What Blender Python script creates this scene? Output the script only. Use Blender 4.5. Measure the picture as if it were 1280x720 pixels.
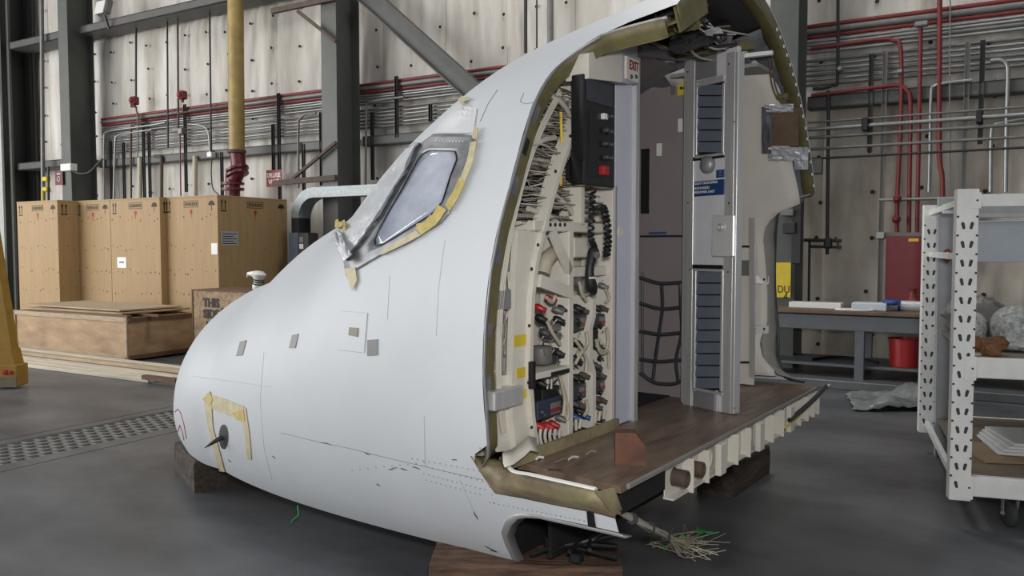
import bpy, bmesh, math, random
import numpy as np
from mathutils import Vector, Matrix
random.seed(7)
for _o in list(bpy.data.objects): bpy.data.objects.remove(_o)
SC = bpy.context.scene
COL = SC.collection
# ------------------------------------------------------------------ camera
HC = 1.6; TH = math.atan(0.05); FP = 1000.0
cam = bpy.data.cameras.new('camera'); camo = bpy.data.objects.new('camera', cam); COL.objects.link(camo)
camo.location = (0, 0, HC); camo.rotation_euler = (math.pi/2-TH, 0, 0)
cam.sensor_width = 36; cam.lens = FP/1280*36; cam.clip_end = 300
SC.camera = camo
# ------------------------------------------------------------------ light
SC.view_settings.view_transform = 'Standard'; SC.view_settings.look = 'None'
SC.view_settings.exposure = 0.0; SC.view_settings.gamma = 1.0; SC.view_settings.use_curve_mapping = False
wd = bpy.data.worlds.new('hangar_air'); SC.world = wd; wd.use_nodes = True
wd.node_tree.nodes['Background'].inputs[0].default_value = (0.90, 0.95, 1.0, 1)
wd.node_tree.nodes['Background'].inputs[1].default_value = 0.25
def area(name, loc, target, sx, sy, power, col):
    l = bpy.data.lights.new(name, 'AREA'); l.shape = 'RECTANGLE'; l.size = sx; l.size_y = sy; l.energy = power; l.color = col
    o = bpy.data.objects.new(name, l); COL.objects.link(o); o.location = loc
    o.rotation_euler = (Vector(target)-Vector(loc)).to_track_quat('-Z', 'Y').to_euler(); return o
area('daylight_side_door', (-19.5, 8.0, 4.5), (-3, 9.5, 2.0), 16, 8, 2700, (1.0, 0.985, 0.96))
area('daylight_front_door', (-15.0, -9.0, 5.0), (-1.0, 6, 1.2), 14, 7, 300, (0.95, 0.97, 1.0))
fl = bpy.data.lights.new('camera_flash', 'POINT'); fl.energy = 300; fl.shadow_soft_size = 0.12; fl.color = (1.0, 0.97, 0.93)   # the photographer's flash
flo = bpy.data.objects.new('camera_flash', fl); COL.objects.link(flo); flo.location = (0.08, -0.05, HC+0.30)
for lx, ly, lp in ((-6.0, 11.5, 130), (0.5, 8.8, 200), (5.0, 7.6, 70)):
    area('high_bay_lamp', (lx, ly, 9.0), (lx, ly, 0), 1.6, 1.6, lp, (1.0, 0.97, 0.92))

# ------------------------------------------------------------------ materials
def lin(c):
    c = c/255.0
    return c/12.92 if c <= 0.04045 else ((c+0.055)/1.055)**2.4
def rgb(r, g, b): return (lin(r), lin(g), lin(b), 1.0)
MATS = {}
def mat(name, col, rough=0.6, metal=0.0, var=0.12, scale=6.0, bump=0.0, bscale=40.0, col2=None, stretch=None, spec=0.5, coat=0.0, detail=5.0):
    """Principled with noise-driven colour variation and fine relief."""
    if name in MATS: return MATS[name]
    m = bpy.data.materials.new(name); m.use_nodes = True; nt = m.node_tree; N = nt.nodes; K = nt.links
    b = N['Principled BSDF']; b.inputs['Roughness'].default_value = rough; b.inputs['Metallic'].default_value = metal
    b.inputs['Specular IOR Level'].default_value = spec; b.inputs['Coat Weight'].default_value = coat
    c1 = rgb(*col)
    if var > 0 or col2:
        tc = N.new('ShaderNodeTexCoord'); mp = N.new('ShaderNodeMapping'); K.new(tc.outputs['Object'], mp.inputs[0])
        if stretch: mp.inputs['Scale'].default_value = stretch
        nz = N.new('ShaderNodeTexNoise'); nz.inputs['Scale'].default_value = scale; nz.inputs['Detail'].default_value = detail; nz.inputs['Roughness'].default_value = 0.62
        K.new(mp.outputs[0], nz.inputs[0])
        rp = N.new('ShaderNodeValToRGB'); rp.color_ramp.elements[0].position = 0.3; rp.color_ramp.elements[1].position = 0.7
        d = rgb(*col2) if col2 else tuple(x*(1-2*var) for x in c1[:3])+(1,)
        rp.color_ramp.elements[0].color = d
        rp.color_ramp.elements[1].color = c1
        K.new(nz.outputs[0], rp.inputs[0]); K.new(rp.outputs[0], b.inputs['Base Color'])
        if bump > 0:
            n2 = N.new('ShaderNodeTexNoise'); n2.inputs['Scale'].default_value = bscale; n2.inputs['Detail'].default_value = 3
            K.new(mp.outputs[0], n2.inputs[0]); bp = N.new('ShaderNodeBump'); bp.inputs['Strength'].default_value = bump; bp.inputs['Distance'].default_value = 0.01
            K.new(n2.outputs[0], bp.inputs['Height']); K.new(bp.outputs[0], b.inputs['Normal'])
    else: b.inputs['Base Color'].default_value = c1
    MATS[name] = m; return m

# ------------------------------------------------------------------ mesh builder
class MB:
    def __init__(s): s.v = []; s.f = []
    def add(s, vs, fs):
        o = len(s.v); s.v += [tuple(map(float, p)) for p in vs]; s.f += [tuple(i+o for i in f) for f in fs]; return s
    def box(s, c, d, b=0.0, rz=0.0, R=None):
        M = R if R is not None else Matrix.Rotation(rz, 3, 'Z')
        h = [x/2 for x in d]; b = min(b, *(x*0.49 for x in h))
        C = Vector(c); cs = [(i, j, k) for i in (-1, 1) for j in (-1, 1) for k in (-1, 1)]
        if b <= 0:
            vs = [C+M@Vector((i*h[0], j*h[1], k*h[2])) for i, j, k in cs]
            return s.add(vs, [(0,1,3,2),(4,6,7,5),(0,4,5,1),(2,3,7,6),(0,2,6,4),(1,5,7,3)])
        vs = []; ix = {}
        for q in cs:
            for a in range(3):
                p = [q[t]*(h[t]-(0 if t == a else b)) for t in range(3)]
                ix[q, a] = len(vs); vs.append(C+M@Vector(p))
        fs = []
        for a in range(3):
            o1, o2 = [t for t in range(3) if t != a]
            for sg in (-1, 1):
                ring = []
                for x, y in ((-1,-1),(1,-1),(1,1),(-1,1)):
                    q = [0,0,0]; q[a] = sg; q[o1] = x; q[o2] = y; ring.append(ix[tuple(q), a])
                fs.append(tuple(ring))
            for x in (-1, 1):
                for y in (-1, 1):
                    q0 = [0,0,0]; q0[o1] = x; q0[o2] = y; q1 = list(q0); q0[a] = -1; q1[a] = 1
                    fs.append((ix[tuple(q0), o1], ix[tuple(q1), o1], ix[tuple(q1), o2], ix[tuple(q0), o2]))
        for q in cs: fs.append((ix[q,0], ix[q,1], ix[q,2]))
        return s.add(vs, fs)
    def bar(s, p0, p1, w, h, upv=(0,0,1), b=0.0):
        """rectangular bar from p0 to p1; h along upv, w across"""
        p0 = Vector(p0); p1 = Vector(p1); x = (p1-p0); L = x.length; x.normalize()
        u = Vector(upv); u = (u-x*u.dot(x)); u.normalize(); y = u.cross(x)
        R = Matrix((x, y, u)).transposed()
        return s.box((p0+p1)/2, (L, w, h), b, R=R)
    def prism(s, poly, vec):
        n = len(poly); v = Vector(vec); P = [Vector(p) for p in poly]
        return s.add(P+[p+v for p in P], [tuple(range(n)), tuple(range(2*n-1, n-1, -1))]+[(i, (i+1) % n, n+(i+1) % n, n+i) for i in range(n)])
    def tube(s, pts, r, n=6, cap=True):
        P = [Vector(p) for p in pts]; m = len(P)
        rs = r if isinstance(r, (list, tuple)) else [r]*m
        T = [(P[min(i+1, m-1)]-P[max(i-1, 0)]).normalized() for i in range(m)]
        a = T[0].orthogonal().normalized(); vs = []
        for i in range(m):
            a = a-T[i]*a.dot(T[i])
            if a.length < 1e-5: a = T[i].orthogonal()
            a.normalize(); bb = T[i].cross(a)
            for k in range(n):
                an = 2*math.pi*k/n; vs.append(P[i]+(a*math.cos(an)+bb*math.sin(an))*rs[i])
        fs = [(i*n+k, i*n+(k+1) % n, (i+1)*n+(k+1) % n, (i+1)*n+k) for i in range(m-1) for k in range(n)]
        if cap: fs += [tuple(range(n-1, -1, -1)), tuple(range((m-1)*n, m*n))]
        return s.add(vs, fs)
    def cyl(s, p0, p1, r, n=14, r2=None): return s.tube([p0, p1], [r, r if r2 is None else r2], n)
    def lathe(s, base, axis, prof, n=18):
        """prof: (radius, distance along axis)"""
        B = Vector(base); A = Vector(axis).normalized()
        a = A.orthogonal().normalized(); b = A.cross(a); vs = []; m = len(prof)
        for r, h in prof:
            for k in range(n):
                an = 2*math.pi*k/n; vs.append(B+A*h+(a*math.cos(an)+b*math.sin(an))*max(r, 1e-4))
        fs = [(i*n+k, i*n+(k+1) % n, (i+1)*n+(k+1) % n, (i+1)*n+k) for i in range(m-1) for k in range(n)]
        fs += [tuple(range(n-1, -1, -1)), tuple(range((m-1)*n, m*n))]
        return s.add(vs, fs)
    def grid(s, rows, close=False):
        m = len(rows); n = len(rows[0]); vs = [p for r in rows for p in r]
        fs = [(i*n+k, i*n+k+1, (i+1)*n+k+1, (i+1)*n+k) for i in range(m-1) for k in range(n-1)]
        if close: fs += [(i*n+n-1, i*n, (i+1)*n, (i+1)*n+n-1) for i in range(m-1)]
        return s.add(vs, fs)
    def ball(s, c, r, n=10, m=6, sc=(1,1,1), jit=0.0, rnd=None):
        rows = []
        C = Vector(c)
        for i in range(m+1):
            a = math.pi*i/m; row = []
            for k in range(n):
                q = 2*math.pi*k/n; j = 1+(rnd.uniform(-jit, jit) if rnd and 0 < i < m else 0)
                row.append(C+Vector((math.sin(a)*math.cos(q)*sc[0], math.sin(a)*math.sin(q)*sc[1], math.cos(a)*sc[2]))*r*j)
            rows.append(row)
        return s.grid(rows, True)
    def build(s, name, m, parent=None, smooth=None, origin=None, solid=0.0, recalc=True, rz=0.0):
        me = bpy.data.meshes.new(name)
        vs = s.v
        if origin is not None:
            o = Vector(origin); vs = [tuple(Vector(p)-o) for p in vs]
        me.from_pydata(vs, [], s.f); me.validate()
        if recalc:
            bm = bmesh.new(); bm.from_mesh(me); bmesh.ops.remove_doubles(bm, verts=bm.verts, dist=1e-6)
            bmesh.ops.recalc_face_normals(bm, faces=bm.faces); bm.to_mesh(me); bm.free()
        me.materials.append(m)
        if smooth:
            me.polygons.foreach_set('use_smooth', [True]*len(me.polygons)); me.set_sharp_from_angle(angle=math.radians(smooth))
        ob = bpy.data.objects.new(name, me); COL.objects.link(ob)
        if origin is not None: ob.location = origin
        if parent: ob.parent = parent
        if solid:
            md = ob.modifiers.new('solid', 'SOLIDIFY'); md.thickness = solid; md.offset = 0
        return ob
def tag(o, label=None, cat=None, group=None, kind=None):
    if label: o['label'] = label
    if cat: o['category'] = cat
    if group: o['group'] = group
    if kind: o['kind'] = kind
    return o
def empty(name, loc, rz=0.0, label=None, cat=None, group=None):
    o = bpy.data.objects.new(name, None); COL.objects.link(o); o.location = loc; o.rotation_euler = (0, 0, rz)
    o.empty_display_size = 0.1
    return tag(o, label, cat, group)
def part(name, m, parent, fn, smooth=None, label=None, kind=None, **k):
    b = MB(); fn(b); o = b.build(name, m, parent, smooth, **k)
    return tag(o, label, None, None, kind)
def clone(o, parent=None, loc=None):
    c = o.copy(); COL.objects.link(c); c.parent = parent
    if loc is not None: c.location = loc
    for ch in [x for x in bpy.data.objects if x.parent == o]: clone(ch, c)
    return c
def text(name, body, size, m, M, parent=None, depth=0.001, align='CENTER', bold=0.0, sx=1.0):
    """flat lettering as mesh; M 4x4 maps text plane (x right, y up) to parent space"""
    cu = bpy.data.curves.new(name, 'FONT'); cu.body = body; cu.size = size; cu.align_x = align; cu.align_y = 'CENTER'
    cu.extrude = depth; cu.offset = bold; cu.resolution_u = 3
    t = bpy.data.objects.new(name, cu); COL.objects.link(t)
    dg = bpy.context.evaluated_depsgraph_get(); me = bpy.data.meshes.new_from_object(t.evaluated_get(dg))
    bpy.data.objects.remove(t); me.transform(Matrix.Diagonal((sx, 1, 1, 1))); me.transform(M)
    me.materials.clear(); me.materials.append(m); me.name = name
    o = bpy.data.objects.new(name, me); COL.objects.link(o); o.parent = parent; return o
def basis(o, x, y):
    x = Vector(x).normalized(); y = Vector(y).normalized(); z = x.cross(y)
    M = Matrix((x, y, z)).transposed().to_4x4(); M.translation = Vector(o); return M
def arc(c, r, a0, a1, ux, uy, n=8):
    C = Vector(c); X = Vector(ux); Y = Vector(uy)
    return [C+X*(r*math.cos(a0+(a1-a0)*i/n))+Y*(r*math.sin(a0+(a1-a0)*i/n)) for i in range(n+1)]
def smoothline(pts, k=6):
    """Catmull-Rom through pts"""
    P = [Vector(p) for p in pts]; P = [P[0]*2-P[1]]+P+[P[-1]*2-P[-2]]; out = []
    for i in range(1, len(P)-2):
        for j in range(k):
            t = j/k; a, b, c, d = P[i-1:i+3]
            out.append(0.5*((2*b)+(c-a)*t+(2*a-5*b+4*c-d)*t*t+(3*b-a-3*c+d)*t**3))
    out.append(P[-2]); return out

# ------------------------------------------------------------------ sight lines (used to survey the place from the photograph)
FW = Vector((0, math.cos(TH), -math.sin(TH))); UPV = Vector((0, math.sin(TH), math.cos(TH))); CP = Vector((0, 0, HC))
def ray(px, py): return Vector(((px-640)/FP, 0, 0))+UPV*((360-py)/FP)+FW
class Frame:
    """a right-handed ground frame: x axis along ex, y along ey, z up"""
    def __init__(s, o, ex):
        s.o = Vector(o); s.ex = Vector(ex).normalized(); s.ey = Vector((-s.ex.y, s.ex.x, 0)); s.rz = math.atan2(s.ex.y, s.ex.x)
        s.c = s.loc(CP)
    def loc(s, p): d = Vector(p)-s.o; return Vector((d.dot(s.ex), d.dot(s.ey), d.z))
    def wor(s, p): return s.o+s.ex*p[0]+s.ey*p[1]+Vector((0, 0, p[2]))
    def dir(s, px, py): r = ray(px, py); return Vector((r.dot(s.ex), r.dot(s.ey), r.z))
    def hit(s, px, py, p0, n):
        d = s.dir(px, py); n = Vector(n); return s.c+d*((Vector(p0)-s.c).dot(n)/d.dot(n))
    def X(s, px, py, x): return s.hit(px, py, (x, 0, 0), (1, 0, 0))
    def Y(s, px, py, y): return s.hit(px, py, (0, y, 0), (0, 1, 0))
    def Z(s, px, py, z): return s.hit(px, py, (0, 0, z), (0, 0, 1))
AF = Frame((1.17096, 4.05645, 0), (-0.81292, 0.582376, 0))      # aircraft: x forward, y to its left side, z up
WF = Frame((3.86, 10.73, 0), (-0.867, 0.498, 0))                # hangar wall: x along it to the left, y out into the hall
# ------------------------------------------------------------------ things in a frame
def one(fr, name, m, fn, label=None, cat=None, group=None, kind=None, smooth=None, **k):
    """a thing that is one mesh; fn fills a builder in frame coordinates"""
    b = MB(); fn(b)
    A = np.array(b.v); lo = A.min(0); hi = A.max(0); o = Vector(((lo[0]+hi[0])/2, (lo[1]+hi[1])/2, lo[2]))
    b.v = [tuple(Vector(p)-o) for p in b.v]
    ob = b.build(name, m, None, smooth, **k); ob.location = fr.wor(o); ob.rotation_euler = (0, 0, fr.rz)
    return tag(ob, label, cat, group, kind)
class Thing:
    def __init__(s, fr, name, origin, label=None, cat=None, group=None, kind=None):
        s.fr = fr; s.o = Vector(origin); s.root = empty(name, fr.wor(origin), fr.rz, label, cat, group)
        if kind: s.root['kind'] = kind
    def part(s, name, m, fn, parent=None, smooth=None, label=None, kind=None, **k):
        b = MB(); fn(b); b.v = [tuple(Vector(p)-s.o) for p in b.v]
        ob = b.build(name, m, parent or s.root, smooth, **k); return tag(ob, label, None, None, kind)
    def text(s, name, body, size, m, o, x, y, parent=None, **k):
        return text(name, body, size, m, basis(Vector(o)-s.o, x, y), parent or s.root, **k)

# ================================================================== SETTING
M_conc = mat('concrete_floor', (108,110,114), 0.40, var=0.30, scale=0.9, bump=0.12, bscale=9, detail=9, stretch=(1,1.6,1))
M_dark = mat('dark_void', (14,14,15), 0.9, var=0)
M_steelgrey = mat('steel_grey_green', (84,87,83), 0.5, var=0.12, scale=3, bump=0.05)
M_girt = mat('girt_paint', (88,89,87), 0.55, var=0.15, scale=4)
M_ins = mat('insulation_facing', (213,211,206), 0.55, var=0.10, scale=1.1, col2=(162,154,142), stretch=(2.0,1,0.35), bump=0.6, bscale=9, detail=8)
M_insb = mat('insulation_facing_aged', (196,190,180), 0.6, var=0.1, scale=1.3, col2=(140,129,114), stretch=(1.2,1,0.5), bump=0.6, bscale=9, detail=8)
M_pin = mat('pin_black', (30,26,22), 0.7, var=0)
M_rust = mat('rusty_steel', (92,76,66), 0.75, var=0.25, scale=12)
M_blacksteel = mat('black_steel', (44,45,46), 0.5, var=0.15, scale=8)
M_conduit = mat('galvanised_conduit', (156,158,158), 0.4, 0.65, var=0.1, scale=7)
M_conduitd = mat('dull_conduit', (128,128,126), 0.5, 0.35, var=0.15, scale=7)
M_red = mat('red_pipe', (122,40,42), 0.5, var=0.15, scale=8)
M_maroon = mat('maroon_pipe', (104,28,40), 0.4, var=0.15, scale=8)
M_yelpipe = mat('yellow_pipe', (172,146,88), 0.5, var=0.2, scale=5)
M_white = mat('white_box', (226,226,222), 0.4, var=0.04)
M_signred = mat('sign_red', (140,42,46), 0.45, var=0.08)
M_galv = mat('galvanised_sheet', (158,166,168), 0.45, 0.3, var=0.18, scale=22)

# floor: slabs either side of a trench drain that runs square to the wall
gx = lambda px, py: WF.Z(px, py, 0).x
oL = (gx(0,548)+gx(216,510))/2; oR = (gx(0,588.4)+gx(219,541))/2
iL = (gx(0,553)+gx(216,514.6))/2; iR = (gx(0,580)+gx(217,534.5))/2
FX0, FX1, FY0, FY1 = -14.0, 22.0, -0.3, 21.0
def slab(b, x0, x1, y0=FY0, y1=FY1, z0=-0.25, z1=0.0): b.box(((x0+x1)/2, (y0+y1)/2, (z0+z1)/2), (x1-x0, y1-y0, z1-z0))
floor = one(WF, 'floor', M_conc, lambda b: slab(b, FX0, oR-0.012), 'grey polished concrete hangar floor', None, None, 'structure')
FO = WF.loc(floor.location)
def fpart(name, m, fn, parent=None, kind=None):
    b = MB(); fn(b); b.v = [tuple(Vector(p)-FO) for p in b.v]; return tag(b.build(name, m, parent or floor), kind=kind)
fpart('concrete_slab', M_conc, lambda b: slab(b, oL+0.012, FX1))
fpart('concrete_border', M_conc, lambda b: slab(b, oR+0.004, iR))
fpart('concrete_border', M_conc, lambda b: slab(b, iL, oL-0.004))
fpart('trench_bottom', M_dark, lambda b: slab(b, oR-0.05, oL+0.05, z0=-0.4, z1=-0.245))
M_grate = mat('drain_grate', (150,150,148), 0.45, 0.3, var=0.15, scale=10)
y0g, y1g = WF.Z(217,524,0).y-1.6, WF.Z(0,566,0).y+1.5
def grate(b):
    n = 6; gw = (iL-iR)/n
    for i in range(n+1): b.box((iR+gw*i, (y0g+y1g)/2, -0.02), (0.022, y1g-y0g, 0.03))
gr = fpart('drain_grate', M_grate, grate)
gb0 = None; k = 0; yy = y0g
while yy < y1g:
    for i in range(6):
        if gb0 is None:
            b = MB(); b.box((0, 0, 0), ((iL-iR)/6, 0.034, 0.022)); gb0 = b.build('grate_bar', M_grate, gr); c = gb0
        elif k < 290: c = gb0.copy(); COL.objects.link(c)
        else: break
        c.location = Vector((iR+(iL-iR)/6*(i+0.5), yy+(0.05 if i % 2 else 0), -0.02))-FO; k += 1
    yy += 0.105
fpart('grate_bars_far', M_grate, lambda b: [b.box(((iL+iR)/2, FY0+0.3+0.105*j, -0.02), (iL-iR, 0.034, 0.022)) for j in range(int((y0g-FY0-0.3)/0.105))], gr, 'stuff')
fpart('grate_bars_near', M_grate, lambda b: [b.box(((iL+iR)/2, yy+0.105*j, -0.02), (iL-iR, 0.034, 0.022)) for j in range(int((FY1-yy)/0.105))], gr, 'stuff')

# back wall with quilted insulation panels
WX0, WX1, WH = -6.5, 19.2, 9.6
wall = one(WF, 'wall_back', M_insb, lambda b: b.box(((WX0+WX1)/2, -0.12, WH/2), (WX1-WX0, 0.14, WH)), 'hangar wall lined with wrinkled white insulation', None, None, 'structure')
WO = WF.loc(wall.location)
def wpart(name, m, fn, parent=None, kind=None, smooth=None, label=None):
    b = MB(); fn(b); b.v = [tuple(Vector(p)-WO) for p in b.v]; return tag(b.build(name, m, parent or wall, smooth), label, kind=kind)
rnd = random.Random(3)
strips = []; x = WX0
while x < WX1-0.2:
    w_ = rnd.uniform(1.15, 1.35); strips.append((x, min(x+w_, WX1))); x += w_
rows_ = [(0.05, 3.5), (3.52, 6.3), (6.32, 9.55)]
for (xa, xb) in strips:
    for ri, (za, zb) in enumerate(rows_):
        ph = [rnd.uniform(0, 6.3) for _ in range(6)]; am = rnd.uniform(0.5, 1.2)
        def panel(b):
            nx, nz = 24, 18; R = []
            sag = rnd.uniform(-0.12, 0.12)
            for j in range(nz+1):
                q = j/nz; row = []
                for i in range(nx+1):
                    p = i/nx
                    pil = 0.05*(1-abs(2*p-1)**6)*(1-abs(2*q-1)**10)
                    wr = 0.017*am*(math.sin(14*p+ph[0]+2.5*math.sin(3*q+ph[1]))+math.sin(29*p+ph[2]+4*math.sin(2.6*q+ph[3]))*0.6+0.5*math.sin(46*p+ph[4]+3*math.sin(5*q+ph[0]))+0.7*math.sin(7*q+4*p+ph[4]))
                    z = za+(zb-za)*q+(0.03*math.sin(9*p+ph[5]) if j in (0, nz) and ri else 0)
                    row.append((xa+(xb-xa)*p+0.012*math.sin(6*q+ph[1]), -0.045+pil+wr*(1-abs(2*p-1)**8), z))
                R.append(row)
            b.grid(R)
        wpart('insulation_panel', M_ins if xa > 1.2 or ri else M_insb, panel, smooth=60)
def pins(b):
    for (xa, xb) in strips:
        for z in np.arange(0.4, 9.4, 0.62):
            for f in (0.06, 0.53):
                c = Vector((xa+(xb-xa)*f+rnd.uniform(-.05,.05), 0.0, z+rnd.uniform(-.1,.1)))
                b.lathe(c, (0, 1, 0), [(0.001,0.0),(0.028,0.035),(0.02,0.05)], 7)
wpart('insulation_pins', M_pin, pins, kind='stuff')

# steel frame: I-section columns, girts, brace
def wx(px, py, y): p = WF.Y(px, py, y); return p.x
def column(px, wid, dep, label):
    y0 = .27; xc = wx(px, 200, dep)-wid/2
    T = Thing(WF, 'steel_column', (xc, (dep+y0)/2, 0), label, 'column', 'steel columns of the hangar wall')
    T.part('front_flange', M_steelgrey, lambda b: b.box((xc, dep-0.012, 4.8), (wid, 0.024, 9.6)))
    T.part('back_flange', M_steelgrey, lambda b: b.box((xc, y0+.012, 4.8), (wid, 0.024, 9.6)))
    T.part('web', M_steelgrey, lambda b: b.box((xc, (dep+y0)/2, 4.8), (0.016, dep-y0-.05, 9.6)))
    T.part('base_plate', M_steelgrey, lambda b: b.box((xc, (dep+y0)/2, 0.015), (wid+0.1, dep-y0+0.1, 0.03)))
    return xc
XA = column(77, 0.34, 0.86, 'dark steel column behind the leftmost tall crate')
XB = column(403, 0.34, 0.86, 'dark steel column behind the windscreen with two angle brackets')
XC = column(960, 0.34, 0.86, 'dark steel column behind the open end of the aircraft section')
XJ = wx(5, 200, 0.6)
T = Thing(WF, 'door_jamb', (XJ, 0.3, 0), 'pale grey steel door jamb at the left edge', 'jamb'); T.root['kind'] = 'structure'
T.part('jamb_plate', mat('jamb_lit_face', (182,186,180), 0.5, var=0.1), lambda b: b.box((XJ-0.12, 0.75, 4.8), (0.24, 0.05, 9.6)))  # pale colour holds the light on the jamb's front face
T.part('jamb_web', M_blacksteel, lambda b: b.box((XJ-0.10, 0.36, 4.8), (0.05, 0.74, 9.6)))  # black colour stands in for the jamb's shaded side
T.part('jamb_edge', M_steelgrey, lambda b: b.box((XJ-0.34, 0.60, 4.8), (0.09, 0.05, 9.6)))
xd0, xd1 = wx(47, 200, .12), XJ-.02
one(WF, 'recess_shade_panel', mat('recess_shade_dark', (40,38,36), .7, var=.2, scale=3), lambda b: [b.box((xd1-(xd1-xd0)*(i+.5)/5, .10+.015*(i % 2), 4.8), ((xd1-xd0)/5-.01, .04, 9.6)) for i in range(5)], 'dark ribbed panel added as shade in the wall recess behind the standpipe', None, None, 'structure')  # dark panel added where the wall recess lies in shade
zg = lambda px, py, y: WF.Y(px, py, y).z
def girt(name, x0, x1, z0, z1, y0, y1, label, lip=0.05):
    T = Thing(WF, name, ((x0+x1)/2, y0, z0), label, 'beam', 'horizontal girts of the hangar wall'); T.root['kind'] = 'structure'
    T.part('web', M_girt, lambda b: b.box(((x0+x1)/2, y1-0.01, (z0+z1)/2), (x1-x0, 0.02, z1-z0)))
    T.part('flange', M_girt, lambda b: b.box(((x0+x1)/2, (y0+y1)/2, z0+0.01), (x1-x0, y1-y0, 0.02)))
    T.part('flange', M_girt, lambda b: b.box(((x0+x1)/2, (y0+y1)/2, z1-0.01), (x1-x0, y1-y0, 0.02)))
g0, g1 = zg(1010,137,.22), zg(1010,121,.22)
girt('wall_girt', XC-0.18, WX0, g0, g1, 0.03, 0.22, 'grey steel girt behind the pipes on the right')
girt('wall_girt', XB-0.18, XC+0.18, g0, g1, 0.03, 0.22, 'grey steel girt between the middle column and the aircraft')
girt('wall_girt', XA-0.18, XB+0.18, g0, g1, 0.03, 0.22, 'grey steel girt above the tall crates')
girt('wall_girt', XJ-0.3, XA+0.18, g0+0.05, g1+0.05, 0.03, 0.5, 'grey steel girt between door jamb and the leftmost column')
u0, u1 = zg(124,37,.6), zg(124,27,.6)
girt('upper_girt', XA-0.18, XB+0.18, u0, u1, 0.1, 0.6, 'high grey girt with a floodlight on it')
girt('upper_girt', XJ-0.3, XA+0.18, u0, u1, 0.1, 0.6, 'high grey girt beside the door jamb')
pA = WF.Y(452,-12,.5); pB = WF.Y(640,158,.5)
T = Thing(WF, 'diagonal_brace', (pB.x, pB.y, pB.z), 'dark steel diagonal brace rising to the middle column', 'beam'); T.root['kind'] = 'structure'
up_ = (pA-pB).cross(Vector((0,1,0))).normalized()
T.part('web', M_girt, lambda b: b.bar(pA, pB, 0.03, 0.30, up_))
T.part('flange', M_girt, lambda b: b.bar(pA+up_*0.15, pB+up_*0.15, 0.16, 0.02, up_))
T.part('flange', M_girt, lambda b: b.bar(pA-up_*0.15, pB-up_*0.15, 0.16, 0.02, up_))
# ================================================================== AIRCRAFT SECTION
# hull lines (metres): x forward from the aft cut, y to the left side, z above the hangar floor
HL = 4.23; S0 = 3.0
TKX = [0, .5, 1.0, 1.5, 2.0, 2.5, 3.0]; TKZ = [2.9444, 2.8334, 2.7082, 2.4388, 1.9831, 1.7871, 1.4398]
def pchip(xk, yk, x):
    n = len(xk); h = [xk[i+1]-xk[i] for i in range(n-1)]; d = [(yk[i+1]-yk[i])/h[i] for i in range(n-1)]
    m = [d[0]]+[2*d[i]*d[i-1]/(d[i]+d[i-1]) if d[i]*d[i-1] > 0 else 0 for i in range(1, n-1)]+[d[-1]]
    i = max(0, min(n-2, int(np.searchsorted(xk, x))-1)); t = (x-xk[i])/h[i]
    return yk[i]*(2*t**3-3*t**2+1)+yk[i+1]*(-2*t**3+3*t**2)+m[i]*h[i]*(t**3-2*t**2+t)+m[i+1]*h[i]*(t**3-t**2)
def prof(s):
    s = max(s, 0.0); e = min(1, max(0, (s-S0)/(HL-S0))); k = min(1, s/S0); sm = k*k*(3-2*k)
    W = 1.474+(1.1023-1.474)*max(0, min(1, (s-.8)/(S0-.8)))**1.8
    W *= math.sqrt(max(0, 1-e**1.7747)); zt = 0.3935
    zm = 1.179+(0.5879-1.179)*sm; zm += (zt-zm)*e
    top = zt+(pchip(TKX, TKZ, min(s, S0))-zt)*math.sqrt(max(0, 1-e**1.8179)); top = max(top, zm)
    zk = min(zt+(-0.2741-zt)*math.sqrt(max(0, 1-e**1.7132)), zm)
    return W, zm, top, zk, 1.9307+(2.0846-1.9307)*k
def tbot(s, off=0.0):
    W, zm, top, zk, nu = prof(s)
    q = (zm-0.2)/max(1e-6, zm-zk)
    return -math.pi/2 if q >= 1 else -math.asin(q)
def surf(s, c, off=0.0):
    """c runs 0..1 from the left lower edge over the crown to the right lower edge"""
    W, zm, top, zk, nu = prof(s); tb = tbot(s); t = tb+(math.pi-2*tb)*c
    W -= off; top -= off; zk += off
    cs, sn = math.cos(t), math.sin(t)
    if sn >= 0: return Vector((s, W*math.copysign(abs(cs)**(2/nu), cs), zm+(top-zm)*abs(sn)**(2/nu)))
    return Vector((s, W*cs, zm-(zm-zk)*abs(sn)))
def hull(p, off):
    s, u, z = p
    if s > HL-0.001 or s < -0.6: return 1.0
    W, zm, top, zk, nu = prof(s); W -= off; top -= off; zk += off
    if W <= 0 or top <= zm: return 1.0
    if z >= zm: return abs(u/W)**nu+abs((z-zm)/(top-zm))**nu-1
    return (u/W)**2+((z-zm)/(zm-zk))**2-1
def sk(px, py, off=0.0, far=False):
    """where a sight line meets the hull (or a shell off metres inside it)"""
    d = AF.dir(px, py); c = AF.c; pts = np.linspace(1.8, 7.5, 240); prev = None; res = None
    for i, t in enumerate(pts):
        f = hull(c+d*t, off)
        if prev is not None and (f < 0) != (prev < 0):
            lo, hi = pts[i-1], t
            for _ in range(22):
                m = (lo+hi)/2
                if (hull(c+d*m, off) < 0) == (prev < 0): lo = m
                else: hi = m
            res = c+d*lo
            if not far: return res
        prev = f
    return res
def cof(s, z, port=True):
    lo, hi = 0.0, 0.5
    for _ in range(30):
        m = (lo+hi)/2
        if surf(s, m).z < z: lo = m
        else: hi = m
    return lo if port else 1-lo

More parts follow.
